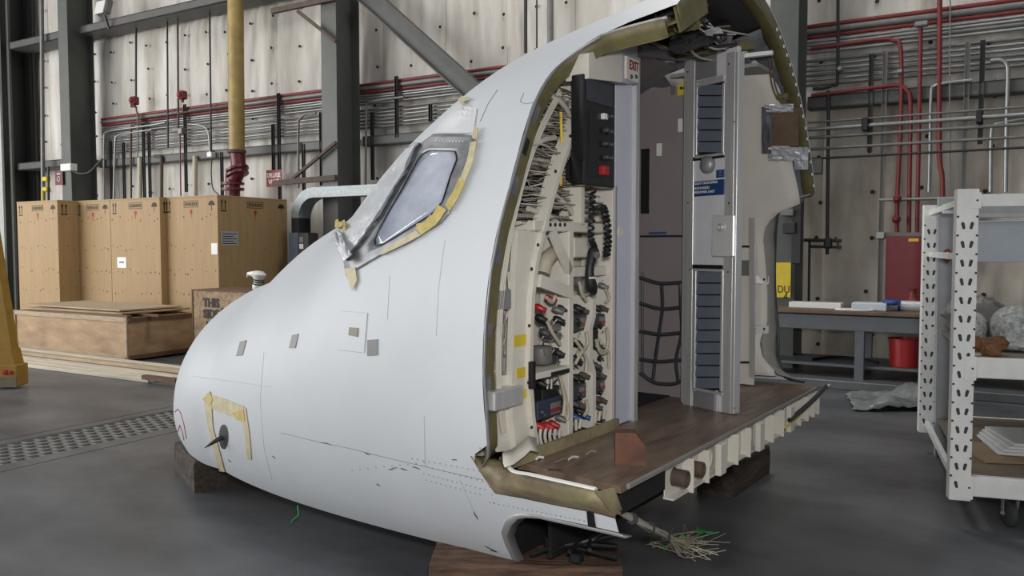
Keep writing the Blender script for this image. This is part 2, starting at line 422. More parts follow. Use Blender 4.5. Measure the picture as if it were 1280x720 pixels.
M_skin = mat('aircraft_white_paint', (204,208,213), 0.5, var=0.03, scale=2.2, detail=3, spec=0.35)
M_olive = mat('olive_primer', (108,102,66), 0.55, var=0.2, scale=9)
M_olived = mat('olive_primer_worn', (166,156,118), 0.6, var=0.2, scale=6, col2=(104,88,74), detail=7)
M_beige = mat('beige_structure', (216,211,200), 0.5, var=0.08, scale=5)
M_liner = mat('cabin_liner', (222,217,209), 0.55, var=0.05, scale=3)
M_lav = mat('lavender_panel', (200,202,216), 0.5, var=0.05, scale=3)
M_alu = mat('brushed_aluminium', (206,206,206), 0.38, 0.45, var=0.10, scale=3, stretch=(8,8,0.6))
M_alud = mat('dull_aluminium', (160,160,162), 0.42, 0.4, var=0.15, scale=5)
M_brownwall = mat('mauve_brown_wall', (136,127,128), 0.6, var=0.06, scale=4)
M_slat = mat('louvre_slate', (100,108,120), 0.55, var=0.06)
M_black = mat('matt_black', (26,26,28), 0.5, var=0.1)
M_blackg = mat('gloss_black', (22,22,24), 0.3, var=0.1)
M_navy = mat('navy_box', (52,62,82), 0.45, var=0.15, scale=20)
M_char = mat('charcoal_box', (62,64,70), 0.5, var=0.15, scale=20)
M_insul = mat('grey_insulation', (112,114,122), 0.7, var=0.25, scale=7, bump=0.5, bscale=22)
M_foil = mat('silver_foil', (214,217,222), 0.4, 0.25, var=0.10, scale=9, bump=0.3, bscale=26)
M_tape = mat('masking_tape', (208,197,160), 0.6, var=0.14, scale=18)
M_tapey = mat('yellow_tape', (218,192,52), 0.55, var=0.1, scale=14)
M_tapew = mat('aged_tape', (206,186,112), 0.6, var=0.15, scale=16)
M_greytape = mat('grey_tape', (120,120,120), 0.5, var=0.08)
M_wirew = mat('wire_white', (198,192,180), 0.5, var=0.1)
M_wireb = mat('wire_brown', (120,104,88), 0.6, var=0.1)
M_wiregr = mat('wire_grey', (138,134,128), 0.55, var=0.1)
M_seam = mat('seam_dark', (118,118,117), 0.7, var=0)
M_board = mat('floor_board', (142,120,102), 0.38, var=0.25, scale=3.5, col2=(78,66,58), stretch=(2.5,0.7,1), detail=9)
M_carpet = mat('dark_carpet', (30,34,44), 0.9, var=0.2, scale=40)
M_redp = mat('red_plastic', (168,34,34), 0.4, var=0.08)
M_bluep = mat('blue_plastic', (42,74,140), 0.4, var=0.08)
M_hose = mat('cream_hose', (188,180,160), 0.5, var=0.1, scale=20)
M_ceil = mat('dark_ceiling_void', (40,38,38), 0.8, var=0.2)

AC = Thing(AF, 'aircraft_cockpit_section', (0, 0, 0), 'white aircraft cockpit section cut open behind the flight deck door', 'aircraft section')
P = AC.part
# ---- skin: columns run around the hull; each starts at its own cut line
EDG = [(.54,.80),(.53,.897),(.53,1.1),(.527,1.289),(.524,1.511),(.516,1.697),(.509,1.781),(.503,1.87),(.506,1.996),(.52,2.154),(.53,2.246),(.53,2.332),(.52,2.40),(.50,2.435),(.47,2.462),(.442,2.485),(.40,2.515),(.359,2.537),(.29,2.548),(.222,2.552)]
def s_edge(z):
    for (a, za), (b_, zb) in zip(EDG, EDG[1:]):
        if za <= z <= zb: return a+(b_-a)*(z-za)/(zb-za)
    return EDG[0][0] if z < EDG[0][1] else 0.0
HAT = [(.632,.2),(.629,.225),(.616,.306),(.601,.377),(.552,.444),(.50,.49),(.457,.506),(.388,.517)]
SVC = [(.073,.713),(.195,.732),(.255,.847),(.273,1.038),(.299,1.351),(.276,1.706),(.242,1.852),(.169,1.911),(.013,1.93)]
def ilist(L, z):
    for (a, za), (b_, zb) in zip(L, L[1:]):
        if za <= z <= zb: return a+(b_-a)*(z-za)/(zb-za)
    return L[0][0] if z < L[0][1] else L[-1][0]
S1 = .66
SR = list(np.linspace(S1, 3.0, 36))+[3.0+(HL-3.0)*math.sin(a) for a in np.linspace(0, math.pi/2, 26)[1:]]
SR[-1] = HL-0.0005
def skin(b):
    r = .35
    def seg(c0, c1, n, start):
        cols = []
        for i in range(n+1):
            c = c0+(c1-c0)*i/n; z = surf(r, c).z; st = start(z, i/n)
            ss = [st+(S1-st)*k/8 for k in range(8)]+SR
            cols.append([surf(s, c) for s in ss])
        b.grid(cols)
    cH = cof(r, .517); cS = cof(r, .60); cT = cof(r, 2.552)
    cB = cof(.55, .80)
    seg(0, cH, 12, lambda z, f: ilist(HAT, z))
    seg(cH, cS, 3, lambda z, f: 0.0)
    seg(cS, cB, 5, lambda z, f: .55+.085*min(1, f*1.4)-.095*max(0, f-.72)/.28)
    seg(cB, cT, 60, lambda z, f: s_edge(z))
    seg(cT, 1-cof(r, 1.93), 40, lambda z, f: 0.0)
    seg(1-cof(r, 1.93), 1-cof(r, .715), 30, lambda z, f: ilist(SVC, z))
    seg(1-cof(r, .715), 1.0, 8, lambda z, f: .60)
skin_o = P('fuselage_skin', M_skin, skin, smooth=50)
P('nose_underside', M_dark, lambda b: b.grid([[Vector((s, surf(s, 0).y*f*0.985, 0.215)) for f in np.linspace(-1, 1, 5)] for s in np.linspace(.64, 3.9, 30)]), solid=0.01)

# ---- patches that lie on the skin
def resamp(L, n):
    L = [Vector((x, y, 0)) for x, y in L]; d = [0]
    for a, b_ in zip(L, L[1:]): d.append(d[-1]+(b_-a).length)
    out = []
    for i in range(n+1):
        q = d[-1]*i/n; k = 0
        while k < len(d)-2 and d[k+1] < q: k += 1
        f = (q-d[k])/max(1e-6, d[k+1]-d[k]); p = L[k].lerp(L[k+1], min(1, f)); out.append((p.x, p.y))
    return out
def skin_strip(b, A, B, n=8, m=4, off=-0.003, jit=0.0, rs=None, close=False):
    A = resamp(A, n); B = resamp(B, n); rows = []
    for (ax, ay), (bx, by) in zip(A, B):
        row = []
        for j in range(m+1):
            f = j/m; o = off-(rs.uniform(0, jit) if rs else 0)
            p = sk(ax+(bx-ax)*f, ay+(by-ay)*f, o)
            if p is None and row: p = row[-1].copy()
            if p is None: p = sk(ax+(bx-ax)*0.9+2, ay+(by-ay)*0.9+3, o)
            row.append(p)
        rows.append(row)
    b.grid(rows)
def patch(name, m, A, B, n=6, mm=3, off=-0.003, th=0.002, jit=0.0, seed=1, smooth=None, label=None, parent=None):
    rs = random.Random(seed) if jit else None
    return P(name, m, lambda b: skin_strip(b, A, B, n, mm, off, jit, rs), parent=parent, smooth=smooth, label=label, solid=th)
def seam(name, m, pts, r=0.0013, n=16, parent=None):
    Q = resamp(pts, n); L = [sk(x, y, -0.0005) for x, y in Q]; L = [p for p in L if p]
    return P(name, m, lambda b: b.tube(L, r, 4), parent=parent)
for q in ([(300,427),(308,425)],[(295,445),(303,444)]), ([(365,419),(373,417)],[(361,435),(369,435)]), ([(459,425),(472,424)],[(459,445),(472,444)]):
    patch('tape_square', M_greytape, q[0], q[1], 2, 2)
ap = patch('access_plate', M_skin, [(425,389),(459,391)], [(422,437),(455,441)], 4, 4, th=0.003, label='thin white access plate')
seam('plate_edge', M_seam, [(425,389),(459,391),(455,441),(422,437),(425,389)], .0012, 40, parent=ap)
patch('static_port', mat('port_olive', (120,118,96), 0.5), [(437,409),(448,410)], [(436,419),(447,421)], 2, 2, off=-0.006, th=0.006, parent=ap)
patch('tape_strip', M_tape, [(258,491),(282,499),(305,508)], [(256,508),(280,517),(304,526)], 6, 2)
patch('tape_strip', M_tape, [(255,500),(260,535),(268,565),(274,589)], [(264,500),(266,535),(274,563),(281,590)], 8, 2, off=-0.005)
patch('tape_strip', M_tape, [(300,510),(306,545),(309,574)], [(307,510),(312,545),(314,574)], 6, 2, off=-0.004)
patch('tape_tail', M_tapew, [(290,516),(304,512)], [(296,525),(306,527)], 3, 2, off=-0.007)
patch('tape_tail', M_tapew, [(253,499),(262,489)], [(262,507),(266,500)], 3, 2, off=-0.006)
pc = sk(279,546); pn = Vector((0.05,0.95,-0.28)).normalized(); pt = AF.X(262,557, pc.x+0.10)
pp = P('probe_base', M_blacksteel, lambda b: b.add([sk(279+5.5*math.cos(a), 546+15.5*math.sin(a), -0.005) for a in np.linspace(0, 2*math.pi, 17)[:-1]]+[pc+pn*0.012], [(i, (i+1) % 16, 16) for i in range(16)]), smooth=40, label='dark oval probe base plate')
P('probe', M_blacksteel, lambda b: b.tube([pc, pc+pn*0.03, pc+pn*0.06+(pt-pc)*0.25, pc+pn*0.06+(pt-pc)*0.7], [0.016, 0.014, 0.010, 0.003], 10), parent=pp, smooth=40)
for L in ([(219,515),(222,511),(226,516),(230,530),(233,548)], [(222,540),(225,531),(228,540),(230,550)]): seam('red_mark', mat('red_crayon', (196,96,100), 0.7), L, 0.004)
for L in ([(351,541),(400,553),(440,561),(470,569),(530,583),(604,600)], [(530,520),(531,582)], [(487,345),(484,400)], [(556,300),(548,360),(545,420)], [(622,112),(610,130),(600,152)], [(655,116),(650,127),(657,130),(667,128)], [(240,470),(300,478),(340,484)], [(340,600),(330,560),(325,500),(330,440)], [(575,600),(592,640)]):
    seam('panel_seam', M_seam if len(L) > 4 or L[0][0] in (655,622) else mat('seam_pale', (186,188,190), 0.6, var=0), L)
def rivets(b):
    rr = random.Random(5)
    for (xa, ya), (xb, yb), n in (((515,573),(606,590),14),((520,580),(610,603),14),((530,592),(606,612),14),((533,600),(600,618),12),((612,628),(736,652),22),((440,588),(530,578),10),((600,560),(617,628),8)):
        for i in range(n):
            p = sk(xa+(xb-xa)*i/(n-1), ya+(yb-ya)*i/(n-1))
            if p: b.ball(p, 0.0032, 5, 3)
P('rivet_rows', M_seam, rivets, kind='stuff')
sc = random.Random(9)
def scuffs(b):
    for x, y, l, dy in ((400,553,14,3),(455,566,8,2),(485,587,12,-2),(500,585,9,3),(515,584,10,2),(565,574,6,1),(605,683,16,6),(612,688,10,3),(592,640,5,9),(470,605,5,3),(285,575,4,2),(340,570,4,3)):
        L = [sk(x+l*f, y+dy*f+sc.uniform(-1,1), -0.001) for f in (0, .35, .7, 1)]; b.tube(L, [.001,.0026,.002,.0008], 4)
P('scuff_marks', M_pin, scuffs, kind='stuff')
patch('black_mark', M_black, [(733,637),(742,640)], [(735,658),(745,660)], 2, 2, off=-0.002)

# ---- flight deck side window, foil over the windscreen
OUT = [(430,327),(433,345),(475,320),(513,303),(551,279),(562,266),(580,222),(594,178),(594,168),(542,168),(520,184),(508,213),(478,264),(464,285),(449,304),(430,327)]
PAN = [(468,300),(469,307),(478,306),(510,286),(540,267),(553,252),(562,222),(571,199),(569,189),(536,188),(527,193),(521,202),(503,235),(487,262),(473,288),(468,300)]
def ringstrip(A, B, n, m, off):
    def fn(b): 
        rows = []
        for (ax, ay), (bx, by) in zip(A, B):
            rows.append([sk(ax+(bx-ax)*j/m, ay+(by-ay)*j/m, off) for j in range(m+1)])
        full = []
        for r0, r1 in zip(rows, rows[1:]):
            for q in range(n): full.append([p.lerp(p2, q/n) for p, p2 in zip(r0, r1)])
        full.append(rows[-1]); b.grid(full)
    return fn
wf = P('window_frame', mat('window_frame_metal', (150,152,156), 0.45, 0.5, var=0.2, scale=16), ringstrip(OUT, PAN, 3, 4, -0.006), smooth=40, solid=0.008, label='bare grey metal side window frame')
M_pane = mat('window_pane', (204,210,224), 0.08, var=0.12, scale=2.2, coat=0.6, col2=(120,127,146))  # pale and dark patches paint reflections into the pane
P('window_pane', M_pane, lambda b: skin_strip(b, [(469,306),(478,306),(510,286),(540,267),(553,252),(562,222),(571,199)], [(468,300),(473,288),(487,262),(503,235),(521,202),(536,188),(569,189)], 14, 8, -0.004), parent=wf, smooth=60, solid=0.006)
P('window_seal', M_black, lambda b: b.tube([sk(x, y, -0.011) for x, y in resamp(PAN, 60)], 0.003, 5), parent=wf)
P('screw_row', M_white, lambda b: [b.ball(sk(545+i*4.2, 175.5+i*0.2, -0.012), 0.004, 6, 4) for i in range(9)], parent=wf, kind='stuff')
FO_A = [(432,325),(449,303),(464,283),(478,262),(508,211),(519,184),(524,179)]
FO_B = [(415,292),(424,285),(443,269),(468,238),(484,216),(511,182),(518,178)]
patch('windscreen_foil', M_foil, FO_A, FO_B, 26, 8, off=-0.012, th=0.003, jit=0.007, seed=4, smooth=30, label='crumpled silver foil over the windscreen')
rs = random.Random(12)
def foil_edge(b):
    L = resamp(FO_A, 22); b.grid([[sk(x-2+rs.uniform(-1,1), y-1, -0.018+rs.uniform(-.004,.004)), sk(x+rs.uniform(-1,1), y+rs.uniform(-1,1), -0.028), sk(x+2.5+rs.uniform(-1,2), y+1, -0.008)] for x, y in L])
P('foil_hem', mat('foil_hem_grey', (140,144,150), 0.35, 0.4, var=0.3, scale=25), foil_edge, solid=0.002)  # grey crumpled strip along the inner edge of the foil
patch('foil_flap', M_foil, [(415,292),(420,308),(430,326)], [(424,288),(432,306),(440,318)], 6, 4, off=-0.03, th=0.003, jit=0.03, seed=8)
patch('tape_tail', M_tape, [(430,336),(444,334)], [(440,364),(446,350)], 4, 2, off=-0.012)
patch('foam_lump', M_tapew, [(420,277),(428,272)], [(421,285),(430,282)], 3, 3, off=-0.02, th=0.02, jit=0.03, seed=2)
for k, (A_, B_) in enumerate((([(588,178),(584,200),(574,226)],[(596,176),(591,203),(580,230)]), ([(574,222),(566,240),(556,256)],[(582,226),(573,246),(562,264)]), ([(548,256),(538,272),(520,284)],[(558,262),(546,280),(526,294)]), ([(520,288),(500,300),(478,313)],[(526,294),(506,305),(476,319)]), ([(538,268),(530,278),(520,280)],[(544,274),(538,284),(524,288)]), ([(570,118),(582,122)],[(575,128),(588,124)]), ([(593,158),(598,160)],[(590,172),(596,176)]))):
    patch('tape_scrap', M_tapew if k in (1,2,4) else M_tape, A_, B_, 6, 2, off=-0.014, th=0.002, jit=0.004, seed=20+k)
patch('upper_panel', mat('panel_greywhite', (206,210,214), 0.4, var=0.08, scale=10), [(552,150),(575,130),(596,136)], [(546,166),(572,166),(592,166)], 8, 5, off=-0.003, th=0.003, label='grey white panel above the side window')
seam('tape_edge', M_tape, [(556,137),(575,127),(590,133)], 0.003)

# ---- frames around the cuts
cTp = cof(.35, 2.552)
edge_pts = [(s, cof(s, z)) for s, z in EDG]
def web(L, o0, o1, ds):
    def fn(b): b.grid([[surf(s+ds, c, o0), surf(s+ds, c, (o0+o1)/2), surf(s+ds, c, o1), surf(s+ds+0.035, c, o1)] for s, c in L])
    return fn
EL = [(.60, cof(.6,.68)), (.55, cof(.55,.75))]+edge_pts+[(s, cof(s, 2.553)) for s in (.15,.08,.02)]
P('door_frame_web', M_olive, web(EL, 0.008, 0.09, 0.012), smooth=40, solid=0.004, label='olive primed door frame behind the cut skin')
P('door_frame_lip', M_alud, lambda b: b.grid([[surf(s-0.002, c, 0.0), surf(s-0.004, c, 0.018)] for s, c in EL]), smooth=40, solid=0.005)
for z0, z1 in ((.95,1.08),(1.24,1.30),(1.55,1.62),(1.84,1.92),(2.02,2.09),(2.17,2.25)):
    P('frame_label', M_insul if z0 != 2.02 else M_black, lambda b: b.grid([[surf(s_edge(z)+0.008, cof(s_edge(z), z), o) for o in (0.03, 0.065)] for z in np.linspace(z0, z1, 4)]), solid=0.003)
CL = [(0.004, c) for c in np.linspace(cTp, 1-cof(0, 1.955), 60)]
P('aft_frame', M_olive, lambda b: b.grid([[surf(s, c, 0.004), surf(s, c, 0.05), surf(s, c, 0.075), surf(s+0.06, c, 0.075)] for s, c in CL]), smooth=40, solid=0.004, label='olive primed frame around the aft cut')
def clips(b):
    for c in np.linspace(.58, 1-cof(0, 2.05), 8):
        for d in (-.005, .005):
            p = surf(-0.006, c+d, 0.048); b.box(p, (0.006, 0.018, 0.018), 0.003)
P('frame_clips', M_white, clips, kind='stuff')
P('roof_stringer', M_olive, lambda b: b.grid([[surf(s, c, 0.10+0.05*k) for k in (0, 1, 2)] for s, c in [(0.02+0.02*i, cTp+0.035+0.002*i) for i in range(20)]]), solid=0.006)
P('roof_gusset', M_olive, lambda b: b.prism([surf(0.01, cTp, .01), surf(0.01, cTp+.05, .01), surf(0.01, cTp+.05, .16), surf(0.01, cTp, .12)], (0.012, 0, 0)))
# insulation blankets inside the crown and shoulder
ri = random.Random(31)
P('insulation_blanket', M_insul, lambda b: b.grid([[surf(s, c, 0.085+ri.uniform(0, 0.035)) for s in np.linspace(0.05, 0.85, 9)] for c in np.linspace(.56, .74, 26)]), smooth=60, solid=0.01)
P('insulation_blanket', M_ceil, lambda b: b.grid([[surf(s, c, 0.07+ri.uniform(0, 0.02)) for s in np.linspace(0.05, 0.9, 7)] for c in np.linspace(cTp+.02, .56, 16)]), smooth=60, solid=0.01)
# ================================================================== INSIDE THE SECTION
FZ = 0.70
def U(px, py, s): return AF.X(px, py, s)
# ---- floor boards, sill, beam under the floor
for k, (a, b_, y1) in enumerate(((-.005,.098,1.31),(.10,.198,1.30),(.20,.298,1.29),(.30,.398,1.28),(.40,.508,1.26),(.51,.62,1.24))):
    P('floor_board', M_board, lambda b: b.prism([(a, y1, FZ-.03), (b_, y1, FZ-.03), (b_, -1.37, FZ-.03), (a, -1.37, FZ-.03)], (0, 0, .03)))
P('carpet', M_carpet, lambda b: b.box((1.15, -.17, FZ-.01), (1.06, .68, .03)))
P('board_edge', M_wiregr, lambda b: b.box((-.012, -.05, FZ-.012), (.016, 2.64, .022), .004))
SA = [(588,570),(600,588),(618,614),(650,619.5),(690,628),(740,637.5),(768,645)]
SB = [(611,571),(620,579),(634,591),(655,598),(690,606),(730,614),(748,618)]
def sill(b):
    A = [sk(x, y, -0.006) for x, y in SA]; B = [AF.Z(x, y, FZ+.005) for x, y in SB]
    rows = []
    for i in range(len(A)):
        m = A[i].lerp(B[i], .5)+Vector((0, .018, .004)); rows.append([A[i]+Vector((0,-.012,-.01)), A[i], A[i].lerp(m, .5)+Vector((0,.006,0)), m, B[i]+Vector((0,.004,0)), B[i]-Vector((0,.03,0))])
    b.grid(rows)
so = P('door_sill', M_olived, sill, smooth=50, solid=0.008, label='worn olive door sill')
P('sill_strip', M_white, lambda b: b.tube(smoothline([AF.Z(x, y, FZ+.006) for x, y in ((634,577),(641,590),(665,595),(700,603),(745,613))], 5), .012, 6), parent=so)
P('sill_end', M_olived, lambda b: b.prism([U(x, y, -.004) for x, y in ((746,616),(768,646),(778,637),(768,610))], (.01, 0, 0)), parent=so)
def plate_hole(b, y0, y1, z0, z1, cy, cz, r, x0, th, n=20):
    an = sorted([2*math.pi*i/n for i in range(n)]+[math.atan2(z-cz, y-cy) % (2*math.pi) for y in (y0, y1) for z in (z0, z1)])
    o, c = [], []
    for a in an:
        dy, dz = math.cos(a), math.sin(a); t = min([(y1-cy)/dy if dy > 1e-9 else 9, (y0-cy)/dy if dy < -1e-9 else 9, (z1-cz)/dz if dz > 1e-9 else 9, (z0-cz)/dz if dz < -1e-9 else 9])
        o.append((cy+dy*t, cz+dz*t)); c.append((cy+dy*r, cz+dz*r))
    m = len(an); V = []
    for x in (x0, x0+th): V += [(x, p[0], p[1]) for p in o]+[(x, p[0], p[1]) for p in c]
    F = []
    for i in range(m):
        j = (i+1) % m; F += [(i, j, m+j, m+i), (2*m+i, 3*m+i, 3*m+j, 2*m+j), (m+i, m+j, 3*m+j, 3*m+i), (i, 2*m+i, 2*m+j, j)]
    b.add(V, F)
yb = [.86, .68, .50, .30, .12, -.06, -.26, -.44, -.62, -.80, -.96, -1.12, -1.26, -1.37]
bm_ = None
for i, (ya, yc) in enumerate(zip(yb, yb[1:])):
    z0 = .53; hole = i in (0, 1, 2, 4, 5, 7, 8, 10, 11); mid = (ya+yc)/2
    def web_(b):
        if hole: plate_hole(b, yc, ya, z0, FZ-.03, mid, (z0+FZ-.03)/2+.005, .042, .02, .006)
        else: b.box((.023, mid, (z0+FZ-.03)/2), (.006, ya-yc, FZ-.03-z0))
    o = P('beam_web', M_beige, web_)
    P('stiffener', M_beige, lambda b: b.box((-.008, yc+.004, (z0+FZ-.03)/2-.004), (.055, .008, FZ-.03-z0+.012), .002), parent=o)
    if hole and i not in (0, 1): P('hole_rim', M_beige, lambda b: b.lathe((.017, mid, (z0+FZ-.03)/2+.005), (1,0,0), [(.042,0),(.05,-.006),(.05,0),(.042,.004)], 20), parent=o)
P('beam_flange', M_beige, lambda b: b.box((.01, -.26, .528), (.05, 2.22, .008)))
for y in (.30, -.26, -.80):
    P('beam_bracket', M_beige, lambda b: b.box((-.03, y+.05, .60), (.03, .075, .15), .004))
P('beam_block', M_dark, lambda b: b.box((.10, 1.06, .62), (.16, .40, .10)))
for y, r in ((.775, .038), (.60, .036)): P('pipe_stub', M_rust, lambda b: b.lathe((-.03, y, .605), (-1,0,0), [(.001,.0),(r*.7,-.1),(r,-.1),(r,.012),(r*.85,.016),(r*.8,-.03),(.001,-.03)], 14), smooth=40)
P('beam_cable', M_blacksteel, lambda b: b.tube(smoothline([(-.04,-.70,.60),(-.05,-.95,.63),(-.05,-1.2,.655),(-.06,-1.42,.70)], 5), .014, 6))
P('beam_strap', M_tapey, lambda b: b.tube(smoothline([(-.04,-.62,.57),(-.05,-.8,.60),(-.05,-.95,.62)], 4), .006, 5))
P('cable_end', M_wirew, lambda b: b.tube([(-.05,-1.30,.66),(-.06,-1.5,.70)], .007, 5))
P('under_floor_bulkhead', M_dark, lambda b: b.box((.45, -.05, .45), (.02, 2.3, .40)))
P('hatch_surround', M_alud, lambda b: b.grid([[Vector((s, surf(s, cof(s, z)).y+.002, z)), Vector((s-.025, surf(s, cof(s, z)).y-.004, z-.012)), Vector((s-.03, surf(s, cof(s, z)).y-.05, z-.02))] for s, z in HAT+[(.3,.517),(.2,.517),(.1,.517),(.0,.517)]]), smooth=50, solid=.006, label='grey rim of the lower hatch')
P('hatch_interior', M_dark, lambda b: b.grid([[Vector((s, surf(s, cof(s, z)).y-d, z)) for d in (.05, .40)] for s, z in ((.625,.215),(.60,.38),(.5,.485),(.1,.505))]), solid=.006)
P('hatch_clutter', M_black, lambda b: [b.tube(smoothline([(.55-.1*i, 1.1, .24+.03*i), (.45-.05*i, 1.0, .27+.02*i), (.2, .95, .26+.05*i)], 4), .010, 6) for i in range(4)]+[b.box((.5, 1.0, .28), (.06, .05, .05), .005), b.box((.36, 1.02, .25), (.05, .05, .04), .005)])

# ---- partition bay (faces aft, s = 0.5)
def prect(b, x0, y0, x1, y1, s, d, bev=0.0):
    """a block whose aft face fills a surveyed rectangle"""
    ym = (y0+y1)/2; xm = (x0+x1)/2
    ya, yb_ = U(x0, ym, s).y, U(x1, ym, s).y; za, zb = U(xm, y1, s).z, U(xm, y0, s).z
    b.box((s+d/2, (ya+yb_)/2, (za+zb)/2), (abs(d), abs(ya-yb_), zb-za), bev)
def pstrip(b, L, R, s, d):
    """a plate between two surveyed edge lines"""
    n = len(L); A = [U(x, y, s) for x, y in L]; B = [U(x, y, s) for x, y in R]; v = Vector((d, 0, 0))
    for i in range(n-1):
        q = [A[i], B[i], B[i+1], A[i+1]]; b.add(q+[p+v for p in q], [(0,1,2,3),(7,6,5,4),(0,4,5,1),(1,5,6,2),(2,6,7,3),(3,7,4,0)])
P('bay_back_panel', M_beige, lambda b: b.box((.70, .74, 1.20), (.02, 1.14, 1.02)))
P('bay_back_panel', M_black, lambda b: b.grid([[Vector((.72, (y0+y1)/2+(y1-y0)*f/2, z)) for f in (-1, 0, 1)] for z, y0, y1 in [(z, .20, surf(.72, cof(.72, z), .05).y) for z in np.linspace(1.67, 2.50, 9)]]), solid=.01)
P('curved_rib', M_beige, lambda b: pstrip(b, [(741,88),(730,120),(713,163),(698,205),(685,245),(674,290)], [(752,88),(740,112),(722,160),(705,207),(692,250),(682,290)], .52, .05), label='curved beige rib')
P('rib_flange', M_beige, lambda b: pstrip(b, [(750,86),(738,112),(719,160),(702,207),(689,250),(679,290)], [(753,86),(741,112),(723,160),(706,207),(693,250),(683,290)], .495, .03))
pl_ = P('lower_rib_plate', M_beige, lambda b: pstrip(b, [(648,288),(645,330),(643,380),(641,430),(640,480),(641,520),(646,565)], [(683,288),(674,330),(669,370),(667,420),(666,470),(669,520),(674,556)], .53, .03), label='broad beige rib plate with yellow tape')
P('plate_flange', M_beige, lambda b: pstrip(b, [(679,288),(670,330),(665,370),(663,420),(662,470),(665,520),(670,557)], [(683,288),(674,330),(669,370),(667,420),(666,470),(669,520),(674,556)], .505, .03), parent=pl_)
for q in ((643,418,664,432),(646,459,664,471),(652,486,665,497)): P('yellow_tape', M_tapey, lambda b: prect(b, *q, .5265, .003), parent=pl_)
P('plate_bolts', M_blacksteel, lambda b: [b.lathe(U(x, y, .503), (-1,0,0), [(.007,0),(.007,.005),(.001,.006)], 8) for x, y in ((664,336),(661,407),(660,478),(664,534),(672,306),(694,214),(712,170))], parent=pl_, kind='stuff')
P('box_bracket', M_alu, lambda b: prect(b, 618, 486, 655, 510, .50, .10, .006), label='stainless box bracket')
P('corner_cover', M_beige, lambda b: b.grid([[U(x+dx, y+dy, s) for dx, dy, s in ((0,0,.50),(1,12,.44),(3,18,.42))] for x, y in ((628,566),(640,562),(652,553),(660,545),(670,548))]), smooth=50, solid=.006, label='curved beige corner cover')
P('gusset_plate', M_beige, lambda b: pstrip(b, [(622,470),(618,520),(622,565)], [(645,468),(645,520),(648,562)], .56, .01))
P('metal_tab', M_alud, lambda b: prect(b, 613, 362, 640, 388, .54, .05, .006))
P('bay_sill', M_olived, lambda b: b.bar(U(638,578,.47), U(772,529,.47), .02, .05, (0,0,1)), label='olive angle at the foot of the bay')
P('shelf_beam', M_beige, lambda b: prect(b, 668, 278, 772, 290, .50, .14, .004), label='beige cross beam with holes')
P('beam_holes', M_black, lambda b: [b.lathe(U(x, 281, .498), (-1,0,0), [(.009,0),(.009,.002),(.001,.002)], 10) for x in (688,694,700,706)], kind='stuff')
P('bay_post', M_beige, lambda b: prect(b, 711, 288, 717, 546, .50, .16, .003))
P('bay_post', M_beige, lambda b: pstrip(b, [(741,370),(741,395),(737,410),(737,450),(741,465),(741,536)], [(745,370),(745,395),(741,410),(741,450),(745,465),(745,535)], .50, .16))
P('bay_post', M_beige, lambda b: prect(b, 765, 232, 771, 531, .49, .18, .003))
P('bay_frame', M_beige, lambda b: prect(b, 727, 95, 731, 282, .50, .12))
P('cross_rail', M_beige, lambda b: prect(b, 668, 462, 714, 470, .49, .16, .002))
P('cross_rail', M_black, lambda b: prect(b, 690, 463, 712, 468, .485, .005))
P('cross_rail', M_beige, lambda b: prect(b, 717, 333, 766, 345, .52, .10, .003))
P('brace', M_beige, lambda b: b.bar(U(690,290,.51), U(712,340,.51), .02, .045, (0,1,.5)))
P('brace', M_beige, lambda b: b.bar(U(674,351,.50), U(713,366,.50), .02, .055))
P('air_duct', M_hose, lambda b: b.tube(smoothline([U(678,342,.56), U(683,325,.56), U(697,314,.58), U(712,312,.62)], 5), .036, 12), smooth=50, label='cream curved air duct')
P('latch_strip', M_black, lambda b: prect(b, 665, 452, 670, 486, .485, .02, .002))
P('fan_box', M_beige, lambda b: prect(b, 718, 297, 740, 322, .56, .06, .006))
P('round_cap', M_conduitd, lambda b: b.lathe(U(720,352,.54), (-1,0,0), [(.026,-.03),(.026,.02),(.016,.025),(.001,.025)], 14), smooth=40)
P('back_plate_and_shade', M_black, lambda b: pstrip(b, [(718,390),(718,462)], [(741,390),(738,462)], .60, .006))
# avionics boxes with their connectors
def unit(x0, y0, x1, y1, s, d, m, faces=True, name='avionics_box'):
    o = P(name, m, lambda b: prect(b, x0, y0, x1, y1, s, d, .004))
    if faces:
        P('face_label', M_greytape, lambda b: prect(b, x0+(x1-x0)*.5, y0+(y1-y0)*.2, x0+(x1-x0)*.85, y0+(y1-y0)*.8, s-.003, .003), parent=o)
        P('face_label', M_signred, lambda b: prect(b, x0+(x1-x0)*.5, y0+(y1-y0)*.5, x0+(x1-x0)*.85, y0+(y1-y0)*.72, s-.005, .003), parent=o)
    return o
def plugs(L, s):
    for x, y, m in L:
        p = U(x, y, s); o = P('connector', m, lambda b: b.lathe(p+Vector((.04,0,0)), (-1, -.25, -.35), [(.012,0),(.016,.01),(.016,.03),(.012,.036),(.012,.055),(.001,.055)], 10), smooth=35)
unit(717,393,734,414,.53,.09,M_char); unit(739,393,760,409,.53,.09,M_char); unit(738,411,748,425,.53,.08,M_black,False)
unit(717,480,733,499,.53,.09,M_char); unit(743,474,759,491,.53,.09,M_char); unit(672,498,706,521,.53,.10,M_navy); unit(678,484,700,498,.54,.08,M_black,False)
unit(697,434,709,457,.55,.09,M_char,False); unit(690,404,707,414,.54,.05,M_conduitd,False); unit(690,416,707,426,.54,.05,M_conduitd,False)
P('motor_can', M_conduitd, lambda b: b.lathe(U(686,455,.55)+Vector((.04,0,0)), (0,0,1), [(.045,0),(.05,.01),(.05,.07),(.04,.08),(.001,.08)], 16), smooth=40)
